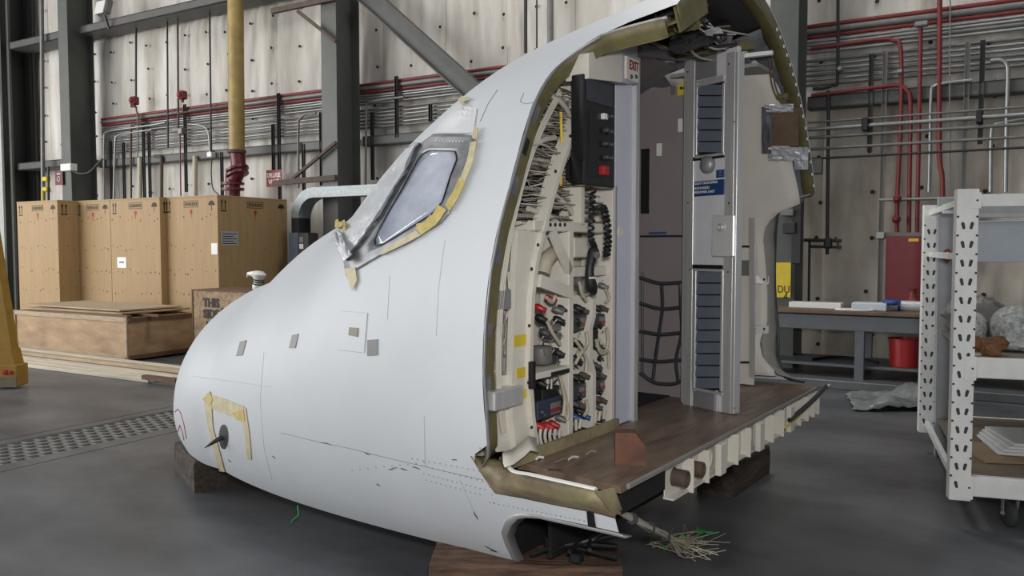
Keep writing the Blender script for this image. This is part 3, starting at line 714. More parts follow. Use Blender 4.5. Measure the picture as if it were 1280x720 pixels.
plugs([(719,385,M_black),(726,383,M_black),(732,386,M_rust),(748,383,M_black),(757,384,M_rust),(720,470,M_black),(727,471,M_black),(733,468,M_rust),(746,467,M_black),(754,468,M_rust),(720,503,M_char),(728,505,M_rust),(747,497,M_rust),(755,499,M_rust),(749,507,M_char),(722,520,M_bluep),(734,519,M_bluep),(676,531,M_redp),(682,532,M_redp),(688,531,M_redp),(695,529,M_redp),(704,522,M_conduitd),(708,527,M_rust),(690,352,M_redp),(691,372,M_redp),(678,383,M_redp),(700,386,M_conduitd),(706,384,M_blacksteel),(760,350,M_blacksteel),(757,356,M_conduitd)], .52)
def hose(name, m, pts, r, s): 
    P(name, m, lambda b: b.tube(smoothline([U(x, y, s) for x, y in pts], 6), r, 7), smooth=60)
for pts in ([(733,415),(734,430),(726,442),(719,455)],[(719,425),(727,437),(733,450),(732,466)],[(745,425),(749,436),(757,438),(760,425),(758,410)],[(746,432),(752,442),(760,440),(761,460)],[(724,352),(727,366),(733,376)],[(728,370),(736,366),(742,352)],[(733,500),(734,512),(730,520)],[(757,378),(761,372),(757,362)],[(700,430),(690,415),(684,402)],[(683,372),(690,378),(694,370)],[(704,520),(706,500),(702,480)],[(709,525),(710,510),(700,470)],[(745,512),(744,528)],[(750,514),(748,526)],[(756,512),(754,524)],[(720,524),(720,538)],[(726,524),(724,536)]): hose('cream_hose', M_hose, pts, .0085, .50)
for x in (676,682,688,694,700): hose('cream_hose', M_wirew, [(x,536),(x-1,545),(x+1,556)], .008, .52)
for x in (684,689): hose('cream_hose', M_wirew, [(x,486),(x+.5,474)], .005, .52)
hose('yellow_strap', M_tapey, [(701,140),(702,180),(701,232)], .008, .55)
plugs([(x+d, y+e, m) for x, y, m in ((720,398,M_black),(733,402,M_black),(721,425,M_black),(730,432,M_black),(735,445,M_char),(722,447,M_black),(747,401,M_black),(758,415,M_black),(749,430,M_char),(756,448,M_black),(747,455,M_char),(679,396,M_black),(701,398,M_black),(684,414,M_char),(702,440,M_black),(680,478,M_black),(706,480,M_black),(701,505,M_black),(676,512,M_char),(722,490,M_black),(747,484,M_black),(757,520,M_black),(727,512,M_black),(750,520,M_char)) for d, e in ((0,0),(2,3))], .53)
P('back_plate_and_shade', M_black, lambda b: prect(b, 746, 380, 763, 430, .64, .006)); P('back_plate_and_shade', M_black, lambda b: prect(b, 673, 474, 709, 545, .65, .006)); P('back_plate_and_shade', M_char, lambda b: prect(b, 718, 466, 739, 538, .65, .006)); P('back_plate_and_shade', M_char, lambda b: prect(b, 746, 460, 763, 528, .65, .006))  # plates added to put the shade of the dim gaps into colour
rc_ = random.Random(19)
for m, n in ((M_wirew, 26), (M_hose, 22), (M_black, 16), (M_wireb, 16)):
    def cells(b):
        for i in range(n):
            x0, x1 = rc_.choice(((674,709),(719,738),(746,763))); y0 = rc_.uniform(380, 520); xa, xb = rc_.uniform(x0, x1), rc_.uniform(x0, x1); ln2 = rc_.uniform(8, 30)
            b.tube(smoothline([U(xa, y0, rc_.uniform(.54,.62)), U((xa+xb)/2+rc_.uniform(-3,3), y0+ln2*.5, rc_.uniform(.52,.58)), U(xb, min(y0+ln2, 540), rc_.uniform(.54,.62))], 4), rc_.uniform(.002,.005), 5)
    P('cell_wires', m, cells, kind='stuff')
# wiring looms: too many strands to count
rw = random.Random(77)
def loom(cnt, z0, z1, sA, sB, rmin, rmax, vert=False):
    def fn(b):
        for i in range(cnt):
            z = rw.uniform(z0, z1); s = rw.uniform(sA, sB); y1 = surf(.55, cof(.55, z), .11).y; y0 = .46
            if vert: y0 = max(y0, y1-.10)
            a = rw.uniform(y0, y1); c = rw.uniform(y0, y1)
            if abs(a-c) < .25: c = a+math.copysign(.30, c-a); c = min(max(c, y0), y1)
            L = []
            for k in range(5):
                f = k/4; zz = z+(rw.uniform(-.014, .014) if not vert else -.35*f); yy = a+(c-a)*f
                if vert: yy = min(a+rw.uniform(-.02,.02), surf(.55, cof(.55, max(zz,.72)), .10).y)
                L.append((s+rw.uniform(-.02, .02), yy, min(max(zz, .74), 2.52)))
            b.tube(smoothline(L, 3), rw.uniform(rmin, rmax), 5, False)
    return fn
for m, n in ((M_wirew, 130), (M_wiregr, 170), (M_wireb, 150)): P('wire_loom', m, loom(n, 1.68, 2.42, .545, .66, .0016, .004), kind='stuff')
P('wire_loom', M_black, loom(40, 1.68, 2.42, .60, .69, .003, .008), kind='stuff')
for m, n in ((M_wirew, 34), (M_wiregr, 30), (M_wireb, 18)): P('wire_loom', m, loom(n, 1.1, 1.65, .57, .66, .002, .005, True), kind='stuff')
for z in (1.74, 1.86, 1.99, 2.10): P('terminal_strip', M_wiregr, lambda b: [b.box((.575, .56+.018*i, z), (.02, .013, .018), .002) for i in range(int((surf(.55, cof(.55, z), .14).y-.56)/.018))], kind='stuff')
for (y, z, dy, dz) in ((1.02,2.05,.12,-.05),(.88,2.25,.14,.04),(.95,1.72,.16,.05),(.78,1.76,.12,.08)): P('wrapped_bundle', M_wirew, lambda b: b.tube(smoothline([(.56,y-dy,z-dz),(.55,y,z+.02),(.56,y+dy,z+dz)], 5), .013, 8), smooth=60)
P('edge_cables', M_wirew, lambda b: [b.tube(smoothline([surf(.545, cof(.545, z), .115+.012*i) for z in (2.40,2.2,2.0,1.75,1.5,1.25,1.0,.8)], 3), .006, 6) for i in range(3)])
P('equipment_can', M_conduitd, lambda b: b.lathe(U(716,276,.60), (0,0,1), [(.04,0),(.045,.01),(.045,.09),(.035,.10),(.001,.10)], 14), smooth=40)
# ---- overhead control panel, handset
cp = P('control_panel', M_blackg, lambda b: prect(b, 730, 98, 769, 233, .42, .07, .006), label='black overhead control panel')
P('panel_bezel', M_char, lambda b: prect(b, 734, 103, 766, 130, .415, .006), parent=cp)
P('panel_screen', M_black, lambda b: prect(b, 737, 138, 748, 222, .415, .006), parent=cp)
for x, y in ((756,146),(761,146),(755,163),(761,165),(754,180),(761,181),(755,197),(761,198)): P('knob', M_char, lambda b: b.lathe(U(x, y, .42), (-1,0,0), [(.012,0),(.012,.02),(.008,.026),(.001,.026)], 10), parent=cp, smooth=35)
P('knob', M_white, lambda b: prect(b, 756, 142, 760, 149, .40, .02), parent=cp)
P('guard', M_redp, lambda b: prect(b, 755, 207, 762, 219, .395, .03, .004), parent=cp, label='red guarded switch')
P('panel_cover', M_blackg, lambda b: prect(b, 729, 100, 731, 200, .405, .02), parent=cp)
P('side_bracket', M_black, lambda b: pstrip(b, [(717,196),(712,205),(712,222),(718,228)], [(727,190),(725,202),(725,225),(727,230)], .50, .02))
hs = P('handset', M_black, lambda b: b.tube(smoothline([U(x, y, .40) for x, y in ((744,309),(741,318),(738,330),(737,343),(739,356),(743,367))], 4), [.012,.02,.026,.027,.026,.024,.022,.021,.020,.020,.020,.020,.021,.022,.024,.026,.027,.026,.023,.018,.012][:21], 12), smooth=60, label='black telephone handset hanging in the bay')
P('mouthpiece', M_conduitd, lambda b: b.lathe(U(746,319,.375), (-1,.3,0), [(.017,-.01),(.017,.004),(.001,.006)], 14), parent=hs, smooth=35)
P('grip_mark', M_white, lambda b: prect(b, 737, 346, 745, 348.5, .372, .004), parent=hs)
def coil(pts, r, turns, rt):
    L = smoothline(pts, 30); n = len(L); out = []
    for i, p in enumerate(L):
        a = 2*math.pi*turns*i/(n-1); out.append(p+Vector((math.cos(a)*r, math.sin(a)*r, 0)))
    return lambda b: b.tube(out, rt, 5)
P('coil_cord', M_black, coil([U(741,236,.40), U(740,262,.40), U(739,296,.40), U(743,309,.40)], .012, 12, .006), parent=hs)
P('coil_cord', M_black, coil([U(746,262,.40), U(753,258,.40), U(758,275,.40), U(760,300,.40), U(758,320,.40)], .014, 15, .008), parent=hs)
# ---- partition panel, exit box, doorway
pp_ = P('partition_panel', M_lav, lambda b: prect(b, 769, 100, 795, 527, .49, .03), label='lavender grey partition panel')
P('panel_latch', M_beige, lambda b: b.lathe(U(776,290,.488), (-1,0,0), [(.03,-.002),(.03,.003),(.012,.004),(.012,.001),(.001,.001)], 12), parent=pp_)
P('partition_edge', M_alu, lambda b: prect(b, 794, 70, 799, 526, .47, .07, .003))
ub = P('upper_box', M_beige, lambda b: b.prism([U(736,66,.40), U(778,56,.40), U(778,103,.40), U(736,98,.40)], (.12, 0, 0)), label='beige box above the control panel')
P('upper_box_return', M_lav, lambda b: b.prism([U(778,56,.40), U(797,56,.47), U(797,105,.47), U(778,103,.40)], (.03, 0, 0)), parent=ub)
ex = P('exit_sign', M_beige, lambda b: prect(b, 783, 72, 799, 101, .40, .04, .004), label='small lit box reading EXIT')
ep = U(792.5, 83, .398)-AC.o
AC.text('exit_lettering', 'EXIT', .062, mat('exit_red', (120,30,36), 0.5, var=0), ep, (0,-1,0), (0,0,1), parent=ex, sx=.75, bold=.0012)
for x in (789,795): P('sign_lamp', M_char, lambda b: b.lathe(U(x, 96, .399), (-1,0,0), [(.011,0),(.008,.006),(.001,.006)], 10), parent=ex)
P('door_header', M_alud, lambda b: b.bar(U(797,62,.48), Vector((.46,-.36,2.69)), .06, .05))
P('doorway_post', M_alu, lambda b: b.box((.465, -.395, 1.69), (.05, .06, 1.98), .004))
def zhull(s, u, off=.05):
    W, zm, top, zk, nu = prof(s); return zm+(top-zm-off)*(1-min(1, abs(u/(W-off)))**nu)**(1/nu)
def wall_fs(y0, y1, s0, s1):
    def fn(b):
        L = [(s0+(s1-s0)*i/8, min(2.71, zhull(s0+(s1-s0)*i/8, y0))) for i in range(9)]
        b.prism([(s0, y0, FZ-.02)]+[(s, y0, z) for s, z in L]+[(s1, y0, FZ-.02)], (0, y1-y0, 0))
    return fn
cw = P('closet_wall', M_brownwall, wall_fs(-.50, -.52, .48, 1.35), label='mauve brown side wall beyond the doorway')
P('inner_wall', M_brownwall, wall_fs(.21, .23, .54, 1.35))
P('inner_wall', M_brownwall, lambda b: b.prism([(1.35, -.52, FZ), (1.35, .23, FZ), (1.35, .23, zhull(1.35,.23)), (1.35, -.52, zhull(1.35,.52))], (.02, 0, 0)))
P('inner_ceiling', M_brownwall, lambda b: b.grid([[Vector((s, y, min(2.71, zhull(s, -.5, .07)))) for y in (-.5, -.15, .22)] for s in np.linspace(.54, 1.35, 8)]), solid=.01)
def V5(px, py, o=0.0): return AF.Y(px, py, -.499+o)
def vrect(b, x0, y0, x1, y1, o, d, bev=0.0):
    xm, ym = (x0+x1)/2, (y0+y1)/2; a, c = V5(x0, ym, o).x, V5(x1, ym, o).x; z0, z1 = V5(xm, y1, o).z, V5(xm, y0, o).z
    b.box(((a+c)/2, -.499+o-d/2, (z0+z1)/2), (abs(a-c), d, z1-z0), bev)
P('wall_seam', M_black, lambda b: vrect(b, 800, 294, 856, 296.5, .004, .004), parent=cw)
P('arrow_placard', M_tapey, lambda b: vrect(b, 847, 101, 857, 119, .004, .004), parent=cw, label='yellow placard with a black arrow')
P('arrow_mark', M_black, lambda b: b.prism([V5(849,110,.006), V5(852,107,.006), V5(852,109,.006), V5(855,109,.006), V5(855,111,.006), V5(852,111,.006), V5(852,113,.006)], (0, .001, 0)), parent=cw)
for q in ((847,148,852.5,165),(820,179,826.5,195)):
    P('coat_hook', M_white, lambda b: (vrect(b, *q, .012, .012, .004)), parent=cw)
P('oval_fitting', M_conduitd, lambda b: vrect(b, 838, 104, 843.5, 118, .01, .01, .005), parent=cw)
P('dark_strip', M_black, lambda b: vrect(b, 801, 186, 811, 267, .008, .008), parent=cw)
P('blue_label', M_bluep, lambda b: vrect(b, 811, 290, 833, 292.5, .006, .004), parent=cw)
P('ceiling_lamp', M_white, lambda b: b.lathe(AF.Z(826,77,2.68), (0,0,-1), [(.09,0),(.085,.02),(.001,.02)], 16), label='round ceiling lamp inside the doorway')
# cargo net on the closet wall: each strap a part
nt = P('cargo_net', M_char, lambda b: b.tube([V5(803,340,.02), V5(803,468,.02)], .008, 5), label='dark grey webbing net')
for L in ([(800,347),(824,354),(852,353)],[(800,379),(826,386),(852,384)],[(800,414),(824,418),(852,416)],[(800,449),(822,452),(852,450)],[(800,466),(818,478),(840,480),(852,476)],[(827,354),(828,386),(824,415),(819,450),(816,477)],[(850,352),(851,384),(852,416),(845,450),(848,478)]):
    P('strap', M_char, lambda b: b.tube(smoothline([V5(x, y, .025) for x, y in L], 5), .011, 6), parent=nt, smooth=60)
# ---- flight deck door, standing open
H_ = Vector((.462, -.335, 0)); E_ = Vector((.098, -.20, 0)); lx_ = (E_-H_).normalized(); ln_ = Vector((-lx_.y, lx_.x, 0))
if ln_.y < 0: ln_ = -ln_
def LF(px, py, o): return AF.hit(px, py, H_+ln_*o, ln_)
LR = Matrix((lx_, ln_, Vector((0,0,1)))).transposed()
def lrect(b, x0, y0, x1, y1, o, d, bev=0.0):
    xm, ym = (x0+x1)/2, (y0+y1)/2; a, c = LF(x0, ym, o), LF(x1, ym, o); z0, z1 = LF(xm, y1, o).z, LF(xm, y0, o).z
    ctr = (a+c)/2-ln_*(d/2); ctr.z = (z0+z1)/2; w_ = abs((a-c).dot(lx_)); b.box(ctr, (w_, d, z1-z0), bev, R=LR)
dl = P('flight_deck_door', mat('door_panel_grey', (204,204,210), 0.5, var=0.05), lambda b: lrect(b, 855, 66, 919, 517, .0, .03, .003), label='open flight deck door with louvres')
dp = lambda name, m, q, o, d, bev=.002, label=None: P(name, m, lambda b: lrect(b, *q, o, d, bev), parent=dl, label=label)
dp('stile', M_alu, (855,66,866,511), .012, .014); dp('stile', M_alu, (905,66,916,517), .012, .014)
dp('edge_channel', M_alu, (916,66,920,518), .02, .05)
dp('top_panel', M_alud, (867,66,896,98), .006, .008); dp('top_rail', M_alu, (866,98,905,104), .010, .012)
dp('kick_plate', M_alud, (866,490,893,516), .008, .01); dp('kick_edge', M_alu, (893,488,896,516), .014, .014)
for x0, y0, x1, y1, n in ((868,104,905,194,6),(866,338,903,489,10)):
    dp('louvre_frame', M_alu, (x0,y0,x0+3,y1), .016, .016); dp('louvre_frame', M_alu, (x1-3,y0,x1,y1), .016, .016)
    dp('louvre_frame', M_alu, (x0,y0-2,x1,y0+1.5), .016, .016); dp('louvre_frame', M_alu, (x0,y1-1.5,x1,y1+2), .016, .016)
    dp('louvre_back', M_black, (x0+1,y0,x1-1,y1), .003, .004)
    for i in range(n):
        ya = y0+2+(y1-y0-4)*i/n; yb2 = y0+2+(y1-y0-4)*(i+1)/n
        def sl(b):
            A_, B_ = LF(x0+2, ya, .004), LF(x1-2, ya, .004); C_, D_ = LF(x1-2, yb2-1.7, .014), LF(x0+2, yb2-1.7, .014)
            b.prism([A_, B_, C_, D_], ln_*-.004)
        P('louvre_slat', M_slat, sl, parent=dl)
dp('label_strip', M_black, (866,194,905,199), .014, .006); dp('label_strip', M_black, (865,331,903,337), .014, .006)
kb = P('door_dome', M_alud, lambda b: b.lathe(LF(886,206,.0), ln_, [(.05,0),(.05,.012),(.046,.024),(.034,.036),(.012,.042),(.001,.043)], 22), parent=dl, smooth=50)
M_signblue = mat('sign_blue', (34,62,110), 0.45, var=0.05)
dp('small_placard', M_signblue, (895,212,905,222), .006, .006); dp('door_sign', M_signblue, (866,225.5,905,244.5), .006, .006, label='dark blue door sign')
for yy_, tx in ((230,'FLIGHT DECK DOOR'),(236,'AUTHORIZED'),(241,'PERSONNEL ONLY')):
    AC.text('sign_lettering', tx, .0205, M_white, LF(867.5, yy_, .008), lx_, (0,0,1), parent=dl, align='LEFT', sx=.88, bold=0)
for yy_ in (214.5,217,219.5): AC.text('placard_lettering', '------', .012, M_white, LF(900, yy_, .008), lx_, (0,0,1), parent=dl)
hp = P('handle_plate', mat('bright_steel', (222,222,220), .3, .3, var=.06, scale=6), lambda b: lrect(b, 889, 269, 917, 321, .03, .024, .01), parent=dl, label='steel handle plate')
P('door_knob', M_alu, lambda b: b.lathe(LF(902,284,.03), ln_, [(.02,0),(.02,.012),(.014,.016),(.013,.006),(.001,.006)], 18), parent=dl, smooth=40)
P('door_bolts', M_black, lambda b: [b.lathe(LF(x, y, .013), ln_, [(.005,0),(.004,.003),(.001,.003)], 7) for x, y in ((860,254),(911,254),(862,337),(910,340),(860,90),(911,80),(918,152),(918,292),(918,390),(918,455),(918,510))], parent=dl, kind='stuff')
# ---- right-hand side wall, service door surround
def lin_z(z): return max(.04, ilist([(.224,.744),(.32,.838),(.352,.957),(.305,1.082),(.306,1.355),(.318,1.705),(.29,1.80),(.20,1.87),(.063,1.90),(.063,1.975),(.078,2.142),(.079,2.364),(.056,2.598),(.16,2.80)], z))
P('cabin_liner', M_liner, lambda b: b.grid([[surf(lin_z(z)+(.62-lin_z(z))*f, 1-cof(.3, z), .13) for f in np.linspace(0, 1, 7)] for z in list(np.linspace(.715, 2.80, 48))]), smooth=50, solid=.006, label='beige cabin side liner')
P('ceiling_liner', mat('ceiling_liner_grey', (150,148,146), 0.6, var=0.06), lambda b: b.box((.33, -.56, 2.60), (.52, .34, .02)))
P('light_strip', M_white, lambda b: b.bar(AF.Z(931,70,2.62), AF.Z(966,66,2.62), .03, .02))
L1 = [(.013,1.926),(.09,1.92),(.169,1.911),(.215,1.885),(.242,1.852),(.276,1.706),(.299,1.351),(.273,1.038),(.255,.847),(.195,.732),(.073,.713)]
L2 = [(.02,1.955),(.11,1.95),(.22,1.93),(.285,1.89),(.312,1.83),(.318,1.705),(.306,1.355),(.31,1.082),(.345,.957),(.32,.838),(.21,.73)]
P('service_door_surround', mat('surround_grey', (146,143,136), .55, var=.12, scale=6), lambda b: b.grid([[surf(a, 1-cof(.3, za), .01), surf((a+c)/2-.012, 1-cof(.3, (za+zc)/2), .06), surf(c, 1-cof(.3, zc), .125)] for (a, za), (c, zc) in zip(L1, L2)]), smooth=50, solid=.008, label='grey curved surround of the service door')
P('door_seal', M_char, lambda b: b.tube(smoothline([surf(a-.004, 1-cof(.3, z), .015) for a, z in L1], 4), .012, 6), smooth=60)
for y_ in (349, 411):
    o = P('hinge_bracket', M_alu, lambda b: b.bar(sk(940,y_,.12,True), sk(962,y_+1,.10,True), .05, .06, (0,0,1), .004))
    P('hinge_bolt', M_blacksteel, lambda b: [b.ball(sk(x,y_,.15,True)+Vector((0,.015,0)), .008, 7, 5) for x in (944,956)], parent=o)
P('side_post', M_alu, lambda b: b.bar(AF.Y(940,272,-1.12), AF.Y(940,472,-1.12), .018, .03, (1,0,0)))
P('side_panel', M_liner, lambda b: b.box(((AF.Y(918,400,-1.13).x+AF.Y(938,400,-1.13).x)/2, -1.14, 1.17), (.16, .012, .92)))
P('side_placard', M_conduitd, lambda b: b.bar(AF.Y(921,335,-1.125), AF.Y(936,335,-1.125), .004, .10, (0,0,1)))
for y_ in (308, 453): P('dark_band', M_black, lambda b: b.bar(AF.Y(920,y_,-1.122), AF.Y(940,y_,-1.122), .006, .014, (0,0,1)))
# torn opening in the liner with foil and a bare brown panel
def fl(px, py, o): return sk(px, py, o, True)
P('liner_recess', mat('bare_brown_panel', (120,100,84), 0.6, var=0.15, scale=8), lambda b: b.grid([[fl(960+38*i/5, 136+46*j/5, .145) for i in range(6)] for j in range(6)]), solid=.004, label='bare brown panel in the torn liner')
rf = random.Random(5)
def crum(x0, y0, x1, y1, o, n=7, j=.02): return lambda b: b.grid([[fl(x0+(x1-x0)*i/n, y0+(y1-y0)*k/n, o+rf.uniform(-j, j)) for i in range(n+1)] for k in range(n+1)])
P('foil_scrap', M_foil, crum(960,184,1000,201,.155), solid=.003); P('foil_scrap', M_foil, crum(993,184,1010,212,.13), solid=.003)
P('foil_scrap', M_insul, crum(952,134,964,192,.155,6,.012), solid=.003); P('foil_scrap', M_foil, crum(956,130,992,140,.155,6,.012), solid=.003)
P('foil_scrap', M_insul, crum(985,140,996,188,.12,6,.015), solid=.003)
P('loose_wire', M_wireb, lambda b: [b.tube(smoothline([fl(x+d, y, .18) for x, y in ((962,74),(963,95),(966,110),(971,122),(978,128))], 5), .005, 5) for d in (0, 4)])
P('wire_knot', M_olive, lambda b: [b.ball(fl(968+rf.uniform(0,16), 119+rf.uniform(0,9), .19), .014, 6, 4, jit=.3, rnd=rf) for _ in range(9)], kind='stuff')
# ---- overhead: beams, ducts, hanging insulation
P('overhead_beam', M_olive, lambda b: b.bar(U(846,68,.42), U(940,57,.12), .05, .045), label='olive overhead beam')
P('overhead_duct', M_black, coil([U(850,54,.18), U(868,49,.18), U(886,43,.18), U(902,36,.18)], .045, 14, .014), smooth=60, label='black corrugated air duct')
P('overhead_duct_core', M_black, lambda b: b.tube([U(848,55,.18), U(868,49,.18), U(886,43,.18), U(904,35,.18)], .047, 12), smooth=60)
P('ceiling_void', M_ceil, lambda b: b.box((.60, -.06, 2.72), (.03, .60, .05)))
ro = random.Random(8)
def owires(n, r0):
    def fn(b):
        for i in range(n):
            a = Vector((.06+ro.uniform(0,.35), ro.uniform(.1,.5), 2.62+ro.uniform(0,.16))); c = Vector((.08+ro.uniform(0,.3), ro.uniform(-.5,.0), 2.62+ro.uniform(0,.14)))
            m = (a+c)/2+Vector((ro.uniform(-.05,.05), 0, ro.uniform(-.06,.0))); b.tube(smoothline([a, m, c], 5), ro.uniform(r0*.5, r0), 5)
    return fn
for m, n in ((M_wirew, 8), (M_wireb, 7), (M_black, 10), (M_redp, 2)): P('overhead_wires', m, owires(n, .008), kind='stuff')
for k, (y, z, s) in enumerate(((.55,2.64,.12),(.38,2.70,.10),(.22,2.74,.14),(-.25,2.72,.15),(-.42,2.66,.12))):
    P('torn_insulation', M_insul if k > 1 else M_olive, lambda b: b.grid([[Vector((s+.09*i/5+ro.uniform(-.015,.015), y+.13*(j/5-.5)+ro.uniform(-.015,.015), z-.05*math.sin(j/5*3.1)+ro.uniform(-.02,.02))) for i in range(6)] for j in range(6)]), solid=.006)
P('shiny_scrap', M_foil, lambda b: b.grid([[Vector((.06+.03*i+ro.uniform(-.01,.01), .16+.03*j, 2.66+ro.uniform(-.02,.02))) for i in range(4)] for j in range(4)]), solid=.003)
# ---- severed wires hanging to the floor
WL = [AF.X(766,637,.02), AF.X(790,648,.07), AF.X(812,659,.12), AF.X(832,670,.18), AF.X(850,683,.25)]
rv = random.Random(3)
hw = P('severed_wires', M_wirew, lambda b: [b.tube(smoothline([p+Vector((rv.uniform(-.012,.012), rv.uniform(-.012,.012), rv.uniform(-.008,.012))) for p in WL], 5), .0065, 6) for i in range(7)], label='severed white wire bundle trailing to the floor')
rg = random.Random(41)
P('frayed_ends', M_hose, lambda b: [b.tube(smoothline([WL[3].lerp(WL[4], rg.uniform(0,.6)), Vector((.25+rg.uniform(-.08,.10),.12+rg.uniform(-.08,.12),.03+rg.uniform(0,.06))), Vector((.24+rg.uniform(-.16,.20),-.02+rg.uniform(-.2,.24),.006+rg.uniform(0,.05)))], 4), rg.uniform(.001,.003), 4) for _ in range(60)], parent=hw, kind='stuff')
for p in (WL[1], WL[2], WL[3]): P('wire_tie', M_black, lambda b: b.lathe(p, (.1,-.25,-.18), [(.026,0),(.026,.012)], 9), parent=hw)
M_green = mat('green_tag', (30,140,60), 0.5, var=0.1)
for x, y, z in ((.34,.20,.05),(.20,-.02,.07),(.25,.14,.02),(.28,.06,.05)):
    P('green_tag', M_green, lambda b: [b.box((x+rg.uniform(-.03,.03), y+rg.uniform(-.03,.03), z+rg.uniform(0,.03)), (.035,.01,.01), R=Matrix.Rotation(rg.uniform(0,3),3,'Z')) for _ in range(4)], parent=hw)
gl = sk(372,632); P('green_wire', M_green, lambda b: b.tube(smoothline([gl, gl+Vector((-.03,.02,-.04)), gl+Vector((.0,.03,-.07)), gl+Vector((.03,.02,-.10))], 5), .005, 5))

# ================================================================== what holds it up and lies on it
M_timber = mat('old_timber', (112,84,66), 0.8, var=0.3, scale=5, col2=(52,40,34), stretch=(0.7,7,7), bump=0.6, bscale=9, detail=9)
M_timberd = mat('dark_timber', (84,72,62), 0.85, var=0.3, scale=5, col2=(40,34,30), stretch=(0.7,7,7), bump=0.6, bscale=9, detail=9)
def timber(name, fr, p0, p1, w, h, m, label, z=0.0, seed=1):
    rt = random.Random(seed); p0 = Vector(p0); p1 = Vector(p1); x = (p1-p0).normalized(); y = Vector((-x.y, x.x, 0)); L = (p1-p0).length
    o = (p0+p1)/2; T = Thing(fr, name, (o.x, o.y, z), label, 'timber', 'timber blocks under the aircraft section')
    T.root.rotation_euler[2] += math.atan2(x.y, x.x); T.o = Vector((0,0,0))
    rows = []; n = 12
    prof_ = [(-w/2,0),(-w/2,h*.33),(-w/2,h*.66),(-w/2,h-.012),(-w/2+.012,h),(-w/6,h),(w/6,h),(w/2-.012,h),(w/2,h-.012),(w/2,h*.66),(w/2,h*.33),(w/2,0)]
    def fn(b):
        R_ = [[(-L/2+L*i/n, a+(rt.uniform(-.006,.006) if q > 0 else 0), q+(rt.uniform(-.006,.004) if q > 0 else 0)) for a, q in prof_] for i in range(n+1)]
        k = len(prof_); b.grid(R_, True); b.add(R_[0], [tuple(range(k))]); b.add(R_[-1], [tuple(range(k-1,-1,-1))])
    T.part('timber_body', m, fn); return T
t1 = timber('timber_block', AF, (.99,1.25,0), (.28,.78,0), .30, .205, M_timber, 'brown weathered timber block under the near edge of the aircraft', seed=2)
timber('timber_block', AF, (3.24,.90,0), (3.86,.66,0), .21, .205, M_timberd, 'dark timber block under the nose', seed=3)
t3 = timber('timber_block', AF, (.50,-1.66,0), (.50,-.95,0), .25, .205, M_timberd, 'dark timber block with yellow strap under the far floor edge', seed=4)
t3.part('strap', M_tapey, lambda b: b.bar(Vector((-.357,-.03,.20)), Vector((-.357,.0,.02)), .004, .012, (0,1,0)))
timber('timber_support', AF, (.36,-.85,.205), (.36,.35,.205), .2, .20, M_timberd, 'dark timber lying across under the aircraft floor', z=.205, seed=5) if False else None
bl = AF.Z(790,572,FZ)
def brickish(b):
    q = [AF.Z(769,581,FZ), AF.Z(808,582,FZ)]; e = (q[1]-q[0]); n = Vector((e.y, -e.x, 0)).normalized()
    if n.x < 0: n = -n
    e0 = q[0]; up = Vector((0,0,1)); w = e.length; ex_ = e.normalized()
    pr = [e0, q[1], q[1]+up*.045, q[1]-ex_*.01+up*.085, q[1]-ex_*.045+up*.135, e0+up*.135]
    b.prism(pr, n*.075)
one(AF, 'wood_chock', mat('red_brown_wood', (124,76,52), 0.6, var=0.25, scale=8, col2=(60,40,32)), brickish, 'small red brown wood chock lying on the aircraft floor boards', 'wood block')
rd = random.Random(6)
for k, (x, y, w_, l_, m) in enumerate(((718,575,.012,.03,M_wirew),(706,578,.02,.05,M_wireb),(676,575,.01,.02,M_white),(740,568,.01,.03,M_wiregr),(700,590,.05,.012,M_rust),(664,562,.01,.02,M_white))):
    p = AF.Z(x, y, FZ)
    one(AF, 'debris_scrap', m, lambda b: b.tube([p+Vector((0,-l_,.006)), p+Vector((.01,0,.012)), p+Vector((w_,l_,.006))], .006, 5), ('short pale wire offcut on the aircraft floor boards','curled brown scrap on the aircraft floor boards','tiny white scrap near the door sill','grey wire offcut beside the avionics bay','flat rusty strip on the floor boards near the sill','tiny white scrap beside the corner cover')[k], 'debris', 'scraps on the aircraft floor')
# ================================================================== PIPES AND FITTINGS ON THE WALL
def wy(px, py, y=.14): return WF.Y(px, py, y)
def wpipe(name, m, pts, r, label, cat, group=None, y=.14, n=8, bend=True):
    L = [wy(a, c, y) for a, c in pts]
    return one(WF, name, m, lambda b: b.tube(smoothline(L, 5) if (len(L) > 2 and bend) else L, r, n), label, cat, group, smooth=60)
XL, XR = XA-.2, WX0+.2
ORD = ['first','second','third','fourth','fifth','sixth','seventh','eighth','ninth','tenth']
hz = [(34,M_red,.030,'topmost red pipe running the length of the wall'),(40.5,M_conduitd,.045,'thick grey pipe just under the topmost red pipe'),(47.5,M_red,.026,'second red pipe along the wall under the thick grey pipe'),
      (53,M_conduit,.018,None),(57,M_conduit,.018,None),(61.5,M_conduitd,.022,None),(66.5,M_conduit,.018,None),
      (77,M_conduitd,.022,None),(83,M_conduit,.018,None),(89,M_conduit,.018,None),(95,M_conduitd,.020,None),(101,M_conduit,.018,None),(107,M_conduitd,.020,None)]
for py, m, r, lab in hz:
    z = WF.Y(1010, py, .14).z
    one(WF, 'horizontal_pipe' if lab else 'horizontal_conduit', m, lambda b: b.tube([(XL,.14,z),(XB,.14,z),(XC,.14,z),(XR,.14,z)], r, 8), lab or 'grey conduit, %s below the second red pipe on the wall' % ORD.pop(0), 'pipe', 'pipes along the hangar wall', smooth=60)
